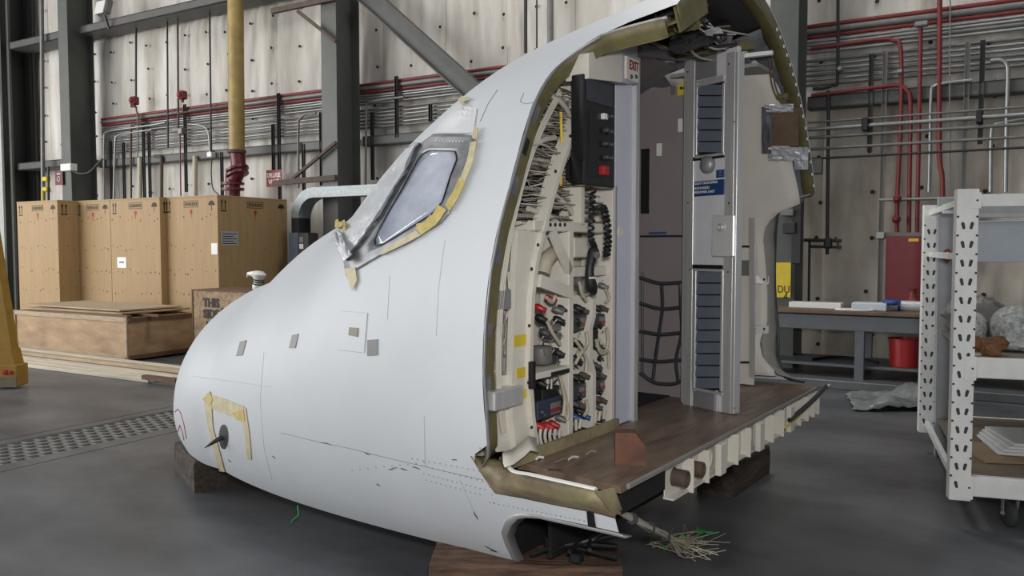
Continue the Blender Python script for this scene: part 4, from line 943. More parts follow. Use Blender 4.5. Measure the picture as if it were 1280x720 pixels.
for py, m, r, lab in ((162.5,M_conduit,.026,'thicker bright conduit of the pair crossing below the right girt'),(154,M_conduitd,.013,'thin conduit of the pair crossing below the right girt'),(173,M_conduitd,.020,'dark conduit below the bright pair on the right wall'),(187,M_conduitd,.018,'grey conduit above the lower wall seam on the right'),(199,M_blacksteel,.014,'thin black pipe along the lower wall seam on the right')):
    z = WF.Y(1010, py, .24).z
    one(WF, 'horizontal_conduit', m, lambda b: b.tube([(XC-.2,.28,z),(XR,.28,z)], r, 8), lab, 'pipe', smooth=60)
def strut(px, y0, y1, label, y=.22, w=.05):
    p0, p1 = wy(px, y1, y), wy(px, y0, y); z0 = max(p0.z, .02)
    x = p0.x
    def fn(b):
        b.box((x, y-.018, (z0+p1.z)/2), (w, .006, p1.z-z0)); b.box((x-w/2, y, (z0+p1.z)/2), (.006, .042, p1.z-z0)); b.box((x+w/2, y, (z0+p1.z)/2), (.006, .042, p1.z-z0))
    one(WF, 'channel_strut', M_blacksteel if px < 1095 or px > 1215 else M_conduitd, fn, label, 'strut', 'channel struts on the hangar wall')
for q in ((1087,67,188,'short black channel strut left of the tall grey strut on the right wall'),(1099.5,64,378,'tall grey channel strut left of the red cabinet'),(1203,52,300,'grey channel strut above the white rack post'),(1225,50,180,'short black channel strut right of the rack post'),(181,145,250,'channel strut above the second tall crate'),(188,165,250,'channel strut beside the first, above the crates'),(233,130,240,'channel strut left of the yellow pipe'),(278,190,245,'short channel strut beside the maroon elbow'),(342,155,213,'channel strut above the deluge valve sign'),(350,116,250,'tall channel strut right of the deluge valve sign'),(380,180,238,'short channel strut left of the middle column'),(402,140,232,'channel strut against the middle column'),(466,140,225,'channel strut right of the middle column'),(496,95,172,'channel strut left of the diagonal brace foot'),(538,130,152,'short channel strut behind the foot of the brace'),(140,176,252,'channel strut at the left end of the conduit rack'),(156,178,250,'second channel strut at the left end of the conduit rack')): strut(*q)
VP = [('vertical_pipe',M_red,[(1175,-30),(1174,180),(1178,225),(1178,300)],.028,'red pipe running the full height right of the red cabinet'),
 ('vertical_pipe',M_red,[(1151,28),(1149,150),(1146,300)],.024,'straight red pipe rising from the red cabinet to a tee'),
 ('vertical_pipe',M_red,[(1014,61),(1050,56),(1100,49),(1117,51),(1126,62),(1126,150),(1122,240),(1121,300)],.026,'red pipe bending down into the twin red alarm boxes'),
 ('vertical_pipe',M_red,[(1014,120),(1050,115),(1105,108),(1124,107),(1134,114),(1138,130),(1137,220),(1136,300)],.026,'dark red pipe bending down to the red cabinet'),
 ('vertical_conduit',M_conduit,[(1215,100),(1180,104),(1168,108),(1164,118),(1162,200),(1161,240)],.020,'shiny conduit bent down beside the red cabinet pipes'),
 ('vertical_conduit',M_conduit,[(1238,76),(1250,75),(1258,80),(1260,95),(1258,160),(1257,240)],.024,'shiny conduit with a top bend above the rack'),
 ('vertical_conduit',M_conduit,[(1282,148),(1258,152),(1243,157),(1239,170),(1238,240)],.022,'lower shiny bent conduit above the rack'),
 ('vertical_conduit',M_blacksteel,[(1047.5,-20),(1047,95),(1041,106),(1030,110),(1016,111)],.020,'black conduit bending left behind the aircraft arch'),
 ('vertical_pipe',M_blacksteel,[(1035.5,113),(1035,200),(1034,318)],.022,'black drain pipe with valve handles beside the column'),
 ('vertical_conduit',M_conduitd,[(1188,-20),(1187,160),(1187,240)],.008,'thin cable hanging above the rack'),
 ('vertical_conduit',M_blacksteel,[(170,26),(170,125)],.022,'black conduit down to the left red alarm box'),
 ('vertical_conduit',M_blacksteel,[(209,14),(210,185)],.018,'thin black conduit between the two red alarm boxes'),
 ('vertical_conduit',M_rust,[(222,12),(223,160)],.020,'rust coloured conduit beside the right red alarm box'),
 ('vertical_conduit',M_blacksteel,[(262,10),(264,190)],.018,'thin black conduit left of the yellow pipe'),
 ('vertical_conduit',M_blacksteel,[(287,0),(288,130)],.014,'thin black conduit hidden close by the yellow pipe'),
 ('vertical_conduit',M_rust,[(170,133),(172,142),(180,147),(240,139),(285,133)],.018,'rust coloured conduit running right from the left alarm box'),
 ('vertical_conduit',M_conduit,[(130,250),(130,175),(133,166),(142,163),(185,157),(207,153)],.022,'outer shiny conduit bend at the left of the wall'),
 ('vertical_conduit',M_conduit,[(142,250),(144,178),(147,170),(156,167),(190,162)],.020,'inner shiny conduit bend at the left of the wall'),
 ('vertical_conduit',M_rust,[(164,250),(164,165),(167,157),(175,154),(182,153)],.022,'dark red conduit bend above the second crate'),
 ('vertical_conduit',M_conduitd,[(172,210),(172,150),(170,133)],.014,'thin grey conduit below the left alarm box'),
 ('vertical_conduit',M_conduit,[(236,155),(252,157),(260,164),(262,180),(262,195)],.020,'shiny conduit bent down to a white box left of the yellow pipe'),
 ('vertical_conduit',M_red,[(225,165),(226,245)],.014,'thin red conduit between the grey pipes above the crates'),
 ('vertical_pipe',M_hose,[(175,197),(175,250)],.050,'fat beige pipe stub above the third crate'),
 ('vertical_pipe',M_hose,[(244,195),(244,245)],.050,'fat beige pipe stub left of the yellow pipe'),
 ('vertical_pipe',M_rust,[(202,250),(202,202),(200,196),(193,195)],.034,'brown valve pipe above the third crate'),
 ('vertical_conduit',M_conduitd,[(395,141),(382,143),(375,149),(373,160),(373,235)],.022,'grey conduit bend left of the middle column'),
 ('vertical_conduit',M_conduitd,[(505,121),(470,126),(460,130),(458,140),(457,235)],.022,'grey conduit bend right of the middle column'),
 ('vertical_conduit',M_blacksteel,[(265,198),(264,215),(266,235),(273,243)],.012,'black cable curving down beside the maroon elbow'),
 ('vertical_conduit',M_blacksteel,[(657,-20),(657,66)],.028,'black conduit above the aircraft roof, left one of three'),
 ('vertical_conduit',M_blacksteel,[(671,-20),(671,60)],.014,'thin black conduit above the aircraft roof, middle of three'),
 ('vertical_conduit',M_conduitd,[(688,-20),(688,54)],.05,'thick grey pipe above the aircraft roof, right one of three')]
for nm, m, pts, r, lab in VP: wpipe(nm, m, pts, r, lab, 'pipe', 'vertical pipes on the hangar wall', y=.26)
def fit(name, m, q, label, cat, y=.34, d=.12, bev=.012, group=None):
    def fn(b):
        a, c = wy(q[0], q[1], y), wy(q[2], q[3], y); b.box(((a.x+c.x)/2, y-d/2, (a.z+c.z)/2), (abs(a.x-c.x), d, abs(a.z-c.z)), bev)
    return one(WF, name, m, fn, label, cat, group)
def alarm(x, y, lab, s=1.0):
    p = wy(x, y, .36); T = Thing(WF, 'alarm_box', (p.x, p.y, p.z-.1), lab, 'alarm box', 'red alarm boxes')
    T.part('body', M_red, lambda b: b.box(p, (.16*s, .14, .17*s), .02)); T.part('cap', M_red, lambda b: b.lathe(p+Vector((0,.07,0)), (0,1,0), [(.06*s,0),(.06*s,.02),(.03*s,.05),(.001,.05)], 14), smooth=40)
    T.part('neck', M_red, lambda b: b.cyl(p-Vector((0,0,.07*s)), p-Vector((0,0,.14*s)), .03*s))
alarm(168, 126, 'left red alarm box on the wall above the crates'); alarm(228, 119, 'right red alarm box on the wall above the crates')
alarm(1121.5, 249, 'upper of two small red boxes above the red cabinet', .55); alarm(1120.5, 274, 'lower of two small red boxes above the red cabinet', .55)
fit('junction_box', M_white, (258,190,264,196), 'small white junction box left of the yellow pipe', 'junction box')
fit('junction_box', M_conduitd, (222,160,227,167), 'small grey junction box below the right alarm box', 'junction box')
fit('junction_box', M_conduitd, (1013,198,1027,217), 'grey junction box beside the aircraft arch', 'junction box')
for q in ((1046,83,1052,88),(1121,86,1128,91)): fit('conduit_fitting', M_conduit, q, 'shiny conduit fitting on the right wall, %s' % ('on the black conduit' if q[0] == 1046 else 'on the red pipe'), 'fitting')
for x_, lab in ((1081,'black clamp on the short strut left of the red pipes'),(1224,'black clamp on the strut above the rack')): fit('pipe_clamp', M_black, (x_-4,147 if x_ < 1100 else 137,x_+4,163 if x_ < 1100 else 153), lab, 'clamp')
fit('pipe_tee', M_conduit, (1143,27,1160,31), 'pipe tee on top of the straight red pipe', 'fitting')
for y_ in (298, 308): pass
T = Thing(WF, 'drain_valve', (wy(1035,303,.3).x, .3, wy(1035,320,.3).z), 'black valve assembly at the foot of the drain pipe', 'valve')
T.part('cross_pipe', M_blacksteel, lambda b: b.tube([wy(1005,300,.3), wy(1052,301,.3)], .022, 8)); T.part('cross_pipe', M_blacksteel, lambda b: b.tube([wy(1012,308,.3), wy(1052,309,.3)], .018, 8))
T.part('valve_body', M_blacksteel, lambda b: b.box(wy(1035,304,.3), (.10,.08,.14), .02)); T.part('handle', M_rust, lambda b: b.tube([wy(1044,296,.34), wy(1050,312,.34)], .014, 6))
T.part('down_pipe', M_blacksteel, lambda b: b.tube([wy(1012,300,.3), wy(1011,378,.3)], .016, 8))
# riser: yellow pipe, maroon elbow
T = Thing(WF, 'sprinkler_riser', (wy(295,240,.7).x, .7, 0), 'tall yellow pipe with a maroon flanged elbow behind the crates', 'pipe')
pr = wy(296, 190, .7); T.part('yellow_pipe', M_yelpipe, lambda b: b.cyl(pr, (wy(296,-30,.7).x, .7, 9.5), .145, 18), smooth=60)
e1 = wy(297,196,.7); e2 = wy(297,222,.7); e3 = wy(291,232,.7)
T.part('rust_ring', M_rust, lambda b: b.lathe(pr-Vector((0,0,.03)), (0,0,1), [(.15,0),(.17,.01),(.17,.06),(.15,.07)], 18))
T.part('elbow', M_maroon, lambda b: b.tube(smoothline([pr, e1, wy(298,212,.7), wy(293,225,.7), wy(291,234,.7), (wy(291,234,.7).x, .7, 0)], 6), .135, 16), smooth=60)
for yy_ in (213, 219, 231, 238): T.part('flange', M_maroon, lambda b: b.lathe(wy(297 if yy_ < 225 else 291, yy_, .7), (.35 if yy_ < 225 else 0,0,1), [(.13,0),(.21,0),(.21,.045),(.13,.045)], 18))
# brackets on the middle column
M_br = M_rust
for q, lab in ((((340,14),(420,-3),(372,14),(420,52)),'high rusty angle bracket on the middle column'),(((342,229),(420,222),(366,223),(420,178)),'low rusty angle bracket on the middle column')):
    T = Thing(WF, 'angle_bracket', tuple(wy(420,q[1][1],.93)), lab, 'bracket', 'rusty brackets on the middle column')
    T.part('arm', M_br, lambda b: b.bar(wy(*q[0],.93), wy(*q[1],.93), .07, .09)); T.part('strut', M_br, lambda b: b.bar(wy(*q[2],.93), wy(*q[3],.93), .05, .05))
# signs
p0, p1 = wy(333,213,.32), wy(352,233,.32); ctr = (p0+p1)/2
T = Thing(WF, 'valve_sign', tuple(ctr), 'red sign reading DELUGE VALVE', 'sign')
T.part('board', M_signred, lambda b: b.box(ctr, (abs(p0.x-p1.x), .015, abs(p0.z-p1.z)), .004))
T.text('lettering', 'DELUGE', .115, M_white, ctr+Vector((0,.01,.055)), (-1,0,0), (0,0,1), sx=.82, bold=.003); T.text('lettering', 'VALVE', .115, M_white, ctr+Vector((0,.01,-.065)), (-1,0,0), (0,0,1), sx=.82, bold=.003)
p0, p1 = wy(69,214,.9), wy(79,231,.9); ctr = (p0+p1)/2
T = Thing(WF, 'extinguisher_sign', tuple(ctr), 'small dark red sign with a white ring under the white box', 'sign')
T.part('board', M_maroon, lambda b: b.box(ctr, (abs(p0.x-p1.x), .015, abs(p0.z-p1.z)))); T.part('ring', M_white, lambda b: b.tube(arc(ctr+Vector((0,.012,-.02)), .05, 0, 2*math.pi, (1,0,0), (0,0,1), 14), .008, 5)); T.part('bar', M_white, lambda b: b.box(ctr+Vector((0,.01,.09)), (.12,.006,.02)))
fit('control_box', M_white, (75,205,88,213), 'white control box on the leftmost column', 'box', y=1.05, d=.16)
wpipe('drooping_cable', M_blacksteel, [(88,212),(100,217),(112,215),(121,206),(128,199)], .022, 'black cable drooping from the white control box', 'cable', y=.96)
wpipe('standpipe', M_conduitd, [(52,-20),(53,120),(54,260)], .045, 'tall dark standpipe near the door jamb', 'pipe', y=.7)
for a, c in ((221,226),(234,239)):
    fit('warning_band', M_tapey, (52,a,58,c), 'yellow warning band on the standpipe, %s' % ('upper' if a == 221 else 'lower'), 'band', y=.76, d=.1)
wpipe('striped_rod', M_tapey, [(53.5,238),(53.5,262)], .03, 'yellow rod below the warning bands', 'rod', y=.82)
wpipe('slim_pipe', M_blacksteel, [(60.5,208),(61,262)], .025, 'slim dark pipe beside the standpipe', 'pipe', y=.7)
# floodlight on the upper girt
p = wy(130, 9, .75)
T = Thing(WF, 'floodlight', tuple(p), 'white floodlight clamped above the high girt', 'floodlight')
T.part('housing', M_conduitd, lambda b: b.box(p, (.36,.16,.34), .03, R=Matrix.Rotation(.25,3,'X'))); T.part('lens', M_white, lambda b: b.box(p+Vector((0,.09,-.02)), (.30,.02,.28), .006, R=Matrix.Rotation(.25,3,'X'))); T.part('yoke', M_blacksteel, lambda b: b.bar(p-Vector((0,0,.15)), p-Vector((0,.1,.42)), .04, .04, (0,1,0)))
# galvanised cable trunking
pa = wy(396,241,1.1); pb_ = wy(540,241,1.1)
T = Thing(WF, 'cable_trunking', (pa.x, 1.1, 0), 'galvanised cable trunking curving down behind the nose', 'trunking')
T.part('straight_run', M_galv, lambda b: b.box(((pa.x+pb_.x)/2, 1.05, pa.z), (abs(pa.x-pb_.x), .30, .17)))
zc = pa.z; R0 = .42
def bend(b):
    C_ = Vector((pa.x, 1.05, zc-R0)); rows = []
    for i in range(11):
        a = math.pi/2*i/10; d = Vector((math.sin(a), 0, math.cos(a)))
        rows.append([C_+d*(R0+.085)+Vector((0,-.15,0)), C_+d*(R0+.085)+Vector((0,.15,0)), C_+d*(R0-.085)+Vector((0,.15,0)), C_+d*(R0-.085)+Vector((0,-.15,0))])
    b.grid(rows, True)
T.part('bend', M_galv, bend, smooth=30)
T.part('drop', M_blacksteel, lambda b: b.box((pa.x+R0, 1.05, (zc-R0)/2), (.17,.28,zc-R0)))
fit('electrical_cabinet', mat('cabinet_bluegrey', (96,106,122), .5, var=.06), (360,291,374,420), 'blue grey electrical cabinet right of the big crate', 'cabinet', y=1.3, d=.5)
T = Thing(WF, 'electrical_switchboard', tuple(wy(381,330,1.35)), 'black switch panel with a white label under the trunking', 'switch panel')
def sp(b, q, y, d): a, c = wy(q[0],q[1],y), wy(q[2],q[3],y); b.box(((a.x+c.x)/2, y-d/2, (a.z+c.z)/2), (abs(a.x-c.x), d, abs(a.z-c.z)), .005)
T.part('panel', M_blacksteel, lambda b: sp(b, (372,291,387,420), 1.36, .2)); T.part('label', M_white, lambda b: sp(b, (374,305,379,311), 1.37, .01)); T.part('label', M_greytape, lambda b: sp(b, (374,296,379,303), 1.37, .01))

# ================================================================== CRATES AND STORES ON THE LEFT
M_ply = mat('pale_plywood', (172,143,101), .65, var=.10, scale=2.5, col2=(158,130,90), stretch=(6,6,.5), bump=.1, bscale=12, detail=7)
M_ply2 = mat('brown_plywood', (184,154,118), .65, var=.2, scale=2.2, col2=(144,116,86), stretch=(1,1,3.2), bump=.1, bscale=14, detail=3)
M_osb = mat('osb_board', (176,150,116), .7, var=.25, scale=16, col2=(116,92,68), bump=.3, bscale=30, detail=4)
M_knot = mat('wood_knot', (96,64,40), .7, var=0)
M_ink = mat('stencil_ink', (46,38,32), .7, var=0)
M_batten = mat('rough_batten', (190,170,142), .7, var=.2, scale=4, stretch=(1,6,6))
M_batd = mat('dark_batten', (112,84,60), .7, var=.2, scale=4, stretch=(1,6,6))
CT = 2.45
def crate(px0, px1, yf, dep, top, label, seed, ref=(250,)):
    x0 = WF.Y(px0, 320, yf).x; x1 = WF.Y(px1, 320, yf).x      # x grows to the left
    xc = (x0+x1)/2; w = abs(x0-x1); rk = random.Random(seed)
    T = Thing(WF, 'plywood_crate', (xc, yf-dep/2, 0), label, 'crate', 'tall plywood crates')
    T.part('crate_body', M_ply, lambda b: b.box((xc, yf-dep/2, top/2+.05), (w-.004, dep, top-.1)))
    T.part('crate_lid', M_ply, lambda b: b.box((xc, yf-dep/2, top-.012), (w+.004, dep+.01, .024), .003))
    for i in range(3): T.part('skid', M_batten, lambda b: b.box((xc+(i-1)*(w/2-.06), yf-dep/2, .05), (.09, dep, .10)))
    def kn(b):
        for zz in (top-.35, top-.85, top-1.25, top-1.6):
            for i in range(int(w/.11)):
                if rk.random() < .8: b.lathe((x1+.06+i*.11+rk.uniform(-.03,.03), yf, zz+rk.uniform(-.05,.05)), (0,1,0), [(rk.uniform(.010,.020),0),(.004,.002)], 6)
            for i in range(int(dep/.12)):
                if rk.random() < .8: b.lathe((x1+.002, yf-.06-i*.12+rk.uniform(-.03,.03), zz+rk.uniform(-.05,.05)), (-1,0,0), [(rk.uniform(.006,.014),0),(.004,.002)], 6)
    T.part('plywood_knots', M_knot, kn, kind='stuff')
    # shipping marks: arrows, fragile glass, umbrella
    def marks(o, ex, n, W_):
        o = Vector(o); ex = Vector(ex); n = Vector(n)*.002; up = Vector((0,0,1))
        def rc(b, a, c, ww, hh): b.prism([o+ex*(a-ww/2)+up*(c-hh/2)+n, o+ex*(a+ww/2)+up*(c-hh/2)+n, o+ex*(a+ww/2)+up*(c+hh/2)+n, o+ex*(a-ww/2)+up*(c+hh/2)+n], n*.5)
        def arrows(b):
            for s_ in (-.035, .035):
                rc(b, .12+s_, -.17, .016, .12); b.prism([o+ex*(.12+s_-.026)+up*-.115+n, o+ex*(.12+s_+.026)+up*-.115+n, o+ex*(.12+s_)+up*-.06+n], n*.5)
            rc(b, .12, -.25, .12, .02)
        T.part('arrow_mark', M_ink, arrows)
        def box_(b):
            c = W_*.52
            for dz in (-.05, .05): rc(b, c, -.13+dz, .34, .008)
            for dx in (-.17, .17): rc(b, c+dx, -.13, .008, .10)
            for i in range(9): rc(b, c-.135+.034*i, -.13, .018, .055)
        T.part('handling_mark', M_ink, box_)
        def glass(b):
            c = W_*.52; b.prism([o+ex*(c-.03)+up*-.22+n, o+ex*(c+.03)+up*-.22+n, o+ex*(c+.022)+up*-.29+n, o+ex*(c-.022)+up*-.29+n], n*.5); rc(b, c, -.32, .01, .06)
        T.part('glass_mark', mat('stencil_red', (176,40,36), .7, var=0), glass)
        def umb(b):
            c = W_-.14; b.prism([o+ex*(c+.075*math.cos(a))+up*(-.16+.075*math.sin(a))+n for a in np.linspace(0, math.pi, 9)], n*.5); rc(b, c, -.20, .008, .10)
        T.part('umbrella_mark', M_ink, umb)
    marks((x0, yf, top), (-1,0,0), (0,1,0), w)
    if dep > .9: marks((x1, yf, top), (0,-1,0), (-1,0,0), dep)
    return T, x0, x1, yf
T1 = crate(23, 73.5, 2.92, 1.2, CT, 'leftmost tall plywood crate, standing forward of the row', 1)
T2 = crate(95, 139, 2.55, 1.2, CT, 'narrow tall plywood crate, second from the left', 2)
T3 = crate(139.3, 201, 2.55, 1.2, CT, 'tall plywood crate with a white paper label on its front', 3)
T4 = crate(206, 273, 2.43, 1.5, CT, 'largest tall plywood crate at the right end of the row', 4)
def note(T, m, q, y, name='paper_label'):
    def fn(b): a, c = WF.Y(q[0],q[1],y+.003), WF.Y(q[2],q[3],y+.003); b.box(((a.x+c.x)/2, y+.003, (a.z+c.z)/2), (abs(a.x-c.x), .003, abs(a.z-c.z)))
    T[0].part(name, m, fn)
note(T3, M_white, (146.5,321.5,158,335), 2.55); note(T4, M_white, (264,304,272,318), 2.43)
note(T3, M_ink, (149,327,155,328.5), 2.553, 'label_print')
xs_ = T4[2]
def side_label(b):
    a, c = WF.X(276,289,xs_-.003), WF.X(298,307,xs_-.003); b.box((xs_-.003, (a.y+c.y)/2, (a.z+c.z)/2), (.003, abs(a.y-c.y), abs(a.z-c.z)))
T4[0].part('shipping_label', mat('grey_paper', (168,168,170), .6, var=.05), side_label)
for k in range(5):
    def ln(b): a, c = WF.X(278,292+3*k,xs_-.006), WF.X(296-4*(k % 2),292.8+3*k,xs_-.006); b.box((xs_-.006, (a.y+c.y)/2, (a.z+c.z)/2), (.002, abs(a.y-c.y), .012))
    T4[0].part('label_print', M_ink, ln)
# low crate with loose lid boards
x0 = WF.Z(24,436,0).x; x1 = WF.Z(150,454,0).x; yf = 4.22; yk = 3.1; H = .62; xc = (x0+x1)/2; w = abs(x0-x1)
T = Thing(WF, 'low_crate', (xc, (yf+yk)/2, 0), 'low brown plywood crate in front of the tall crates', 'crate')
T.part('front_panel', M_ply2, lambda b: b.box((xc, yf-.01, H/2+.04), (w, .02, H-.08))); T.part('end_panel', M_ply2, lambda b: b.box((x1+.01, (yf+yk)/2, H/2+.04), (.02, yf-yk, H-.08)))
T.part('end_panel', M_ply2, lambda b: b.box((x0-.01, (yf+yk)/2, H/2+.04), (.02, yf-yk, H-.08))); T.part('back_panel', M_ply2, lambda b: b.box((xc, yk, H/2+.04), (w, .02, H-.08))); T.part('top_panel', M_ply2, lambda b: b.box((xc, (yf+yk)/2, H-.02), (w, yf-yk, .02)))
for q in (((x0+x1)/2, yf+.005, H-.03, w, .03, .07), ((x0+x1)/2, yf+.005, .05, w, .03, .06), (x0-.03, yf+.005, H/2, .06, .03, H), (x1+.03, yf+.005, H/2, .05, .03, H)): T.part('batten', M_batten, lambda b: b.box(q[:3], q[3:], .003))
for yy_ in (yf-.08, yk+.1): T.part('skid', M_batd, lambda b: b.box((xc, yy_, .03), (w*.9, .1, .06)))
for zz in (H-.03, .06): T.part('batten', M_batd, lambda b: b.box((x1-.01, (yf+yk)/2, zz), (.03, yf-yk, .06), .003))
lid0 = [('pale plywood sheet lying on the low crate, uppermost', M_batten, H+.10, -.12, 1.0, .9), ('brown plywood sheet under the uppermost sheet on the low crate', M_batd, H+.05, .06, .86, 1.0)]
one(WF, 'plywood_sheet', M_batten, lambda b: b.box((xc+.08, (yf+yk)/2-.05, H+.085), (w*.86, yf-yk-.1, .022), .002, rz=-.02), 'pale plywood sheet lying uppermost on the low crate', 'plywood sheet', 'sheets on the low crate')
one(WF, 'plywood_sheet', M_ply2, lambda b: b.box((xc-.12, (yf+yk)/2, H+.05), (w*.8, yf-yk+.04, .022), .002, rz=.03), 'brown plywood sheet under the pale one on the low crate', 'plywood sheet', 'sheets on the low crate')
for k, (dx, yy_) in enumerate(((-.1, yf-.02), (-.35, yf-.32), (.15, yk+.1))):
    one(WF, 'wood_strip', M_batd if k != 2 else M_batten, lambda b: b.box((xc+dx-(w*.1), yy_, H+.018), (w*.74, .07, .034), .003, rz=.01*k), ('dark wood strip along the front of the low crate top','dark wood strip lying mid way on the low crate','pale wood strip at the back of the low crate top')[k], 'wood strip', 'strips on the low crate')
# long boards on the floor
M_brd = mat('bleached_board', (216,205,186), .7, var=.15, scale=3, stretch=(.6,6,6))
for k in range(5):
    ya = 4.52+.16*k; z = .02+.0*(k); xa = x0+.15-.05*k; xb = x1-2.2+.1*k
    one(WF, 'long_board', M_brd if k != 1 else M_batten, lambda b: b.box(((xa+xb)/2, ya, .022+(.045 if k in (0,1) else 0)), (abs(xa-xb), .135, .04), .004, rz=.004*(k-2)), ('innermost long board against the low crate','second long board from the low crate','middle long board of the five on the floor','fourth long board from the low crate','outermost long board nearest the drain')[k], 'board', 'long boards on the floor by the crates')
for k in (0, 1):
    one(WF, 'long_board', M_batten, lambda b: b.box((xc-.9, 4.52+.16*k, .021), (4.2, .12, .04), .003), ('hidden lower board under the innermost long board','hidden lower board under the second long board')[k], 'board', 'long boards on the floor by the crates')
one(WF, 'board_offcut', M_batd, lambda b: b.bar(WF.Z(180,471,.07), WF.Z(222,476,.07), .07, .05), 'short dark offcut lying on the long boards', 'board')
# OSB crate with stencilled letters
yo = 3.6; xo0 = WF.Y(241,400,yo).x; xo1 = xo0-1.5; Ho = WF.Y(241,363,yo).z
T = Thing(WF, 'osb_crate', ((xo0+xo1)/2, yo-.35, 0), 'chipboard crate stencilled THIS SIDE UP behind the nose', 'crate')
T.part('crate_body', M_osb, lambda b: b.box(((xo0+xo1)/2, yo-.4, Ho/2), (1.5, .8, Ho), .004)); T.part('corner_batten', M_batd, lambda b: b.box((xo0-.005, yo+.004, Ho/2), (.02, .012, Ho)))
T.part('lid_edge', M_batd, lambda b: b.box(((xo0+xo1)/2, yo-.4, Ho+.008), (1.52, .82, .016)))
for tx, py in (('THIS',379),('SIDE',393),('UP',408)): T.text('stencil_lettering', tx, .17, M_ink, WF.Y(264,py,yo)+Vector((0,.006,0)), (-1,0,0), (0,0,1), bold=.008, sx=.95)
T.part('stencil_arrow', M_ink, lambda b: b.prism([WF.Y(275,389,yo+.004), WF.Y(278,384,yo+.004), WF.Y(281,389,yo+.004)], (0,.003,0)))
po = WF.Y(322,357,3.2); po.z = Ho+.017
rl = random.Random(3)
T = Thing(WF, 'wrapped_part', tuple(po), 'white wrapped part with dark bands standing on the chipboard crate', 'wrapped part')
T.part('wrapping', M_white, lambda b: b.lathe(po, (-.15,0,1), [(.07,0),(.08,.05),(.065,.10),(.07,.15),(.09,.18),(.10,.22),(.06,.26),(.001,.27)], 12), smooth=40)
for h in (.07, .10, .13): T.part('band', M_blacksteel, lambda b: b.lathe(po+Vector((-.15*h,0,h)), (-.15,0,1), [(.078,0),(.083,.008),(.078,.016)], 12))
T.part('torn_end', M_white, lambda b: b.tube([po+Vector((.05,0,.22)), po+Vector((.16,.02,.22)), po+Vector((.19,.02,.17))], [.05,.03,.01], 6))
one(WF, 'dolly_wheel', M_black, lambda b: b.lathe(WF.Z(219,456,.06)+Vector((0,-.4,0)), (0,1,0), [(.03,0),(.06,.01),(.06,.04),(.03,.05)], 14), 'small black dolly wheel behind the low crate', 'wheel')
# yellow gantry leg at the left edge
M_gant = mat('gantry_yellow', (168,128,44), .5, var=.15, scale=6)
G = Frame((ray(6,486).x*(-HC/ray(6,486).z), ray(6,486).y*(-HC/ray(6,486).z), 0), (1,0,0))
T = Thing(G, 'gantry_leg', (0,0,0), 'yellow steel gantry leg on a castor base at the left edge', 'gantry')
T.part('base_box', M_gant, lambda b: b.box((0.01,.1,.15), (.28,.22,.25), .012))
T.part('wear_plate', mat('worn_metal', (132,122,100), .5, .3, var=.2), lambda b: b.box((0.01,-.018,.08), (.284,.02,.12), .004))
T.part('reflector', M_redp, lambda b: b.lathe((.02,-.012,.19), (0,-1,0), [(.03,0),(.03,.015),(.001,.018)], 14)); T.part('reflector', M_redp, lambda b: b.lathe((.08,-.012,.19), (0,-1,0), [(.022,0),(.022,.015),(.001,.018)], 14))
T.part('leg', M_gant, lambda b: b.prism([(-.12,.02,.27),(.10,.02,.27),(-.20,.02,2.6),(-.32,.02,2.6)], (0,.14,0)))
T.part('gusset', M_gant, lambda b: b.prism([(-.13,.0,.27),(.12,.0,.27),(.08,.0,.45),(-.13,.0,.45)], (0,.18,0)))
T.part('brace', M_gant, lambda b: b.bar((-.14,.1,.9), (-.5,.1,.2), .06, .06)); T.part('castor', M_blacksteel, lambda b: b.lathe((-.20,.06,.06), (0,1,0), [(.03,0),(.06,.01),(.06,.05),(.03,.06)], 14))
T.part('base_rail', M_gant, lambda b: b.box((-.7,.1,.16), (1.1,.14,.12)))
# ================================================================== RIGHT SIDE: WHEELED RACK
M_rack = mat('rack_white', (234,235,233), .45, var=.08, scale=9)
M_slot = mat('slot_dark', (58,60,62), .7, var=0)
M_shelf = mat('shelf_ply', (128,116,100), .6, var=.2, scale=5)
def gp(px, py, z): r = ray(px, py); t = (z-HC)/r.z; return CP+r*t
o_ = gp(1198.5, 624, .165); RK = Frame((o_.x, o_.y, 0), (.954, -.30, 0))
pr_ = RK.loc(gp(1157.5, 540, .165)); DY = pr_.y; RW = 1.9
T = Thing(RK, 'storage_rack', (0, 0, 0), 'white perforated steel storage rack on castors at the right edge', 'rack')
def post(x, y, z0, z1, w=.105, side=-1):
    po_ = T.part('post', M_rack, lambda b: (b.box((x, y-.02, (z0+z1)/2), (w, .004, z1-z0)), b.box((x-w/2, y+.02, (z0+z1)/2), (.004, .08, z1-z0)), b.box((x+w/2, y+.02, (z0+z1)/2), (.004, .08, z1-z0))))
    def slots(b):
        n = int((z1-z0-.1)/.105)
        for i in range(n):
            zz = z0+.09+i*.105
            for s_ in (-1, 1):
                c = Vector((x+s_*.021, y-.0235, zz)); a = s_*.22
                d = Vector((math.sin(a), 0, math.cos(a))); e = Vector((d.z, 0, -d.x)); P_ = []
                for k in range(10):
                    q = math.pi*k/9 if k < 5 else math.pi*(k-1)/8
                    q = 2*math.pi*k/10; P_.append(c+e*(.009*math.cos(q))+d*(.010*math.sin(q)+(.011 if math.sin(q) >= 0 else -.011)))
                b.prism(P_, (0, .003, 0))
            for s_ in (-1, 1): b.lathe((x+s_*(w/2-.004), y-.0235, zz+.05), (0,1,0), [(.007,0),(.007,.003)], 7)
    T.part('post_slots', M_slot, slots, parent=po_, kind='stuff'); return po_
ZT = 1.93
post(0, 0, .165, ZT); post(pr_.x, DY, .165, ZT); post(RW, 0, .165, ZT); post(RW+pr_.x, DY, .165, ZT)
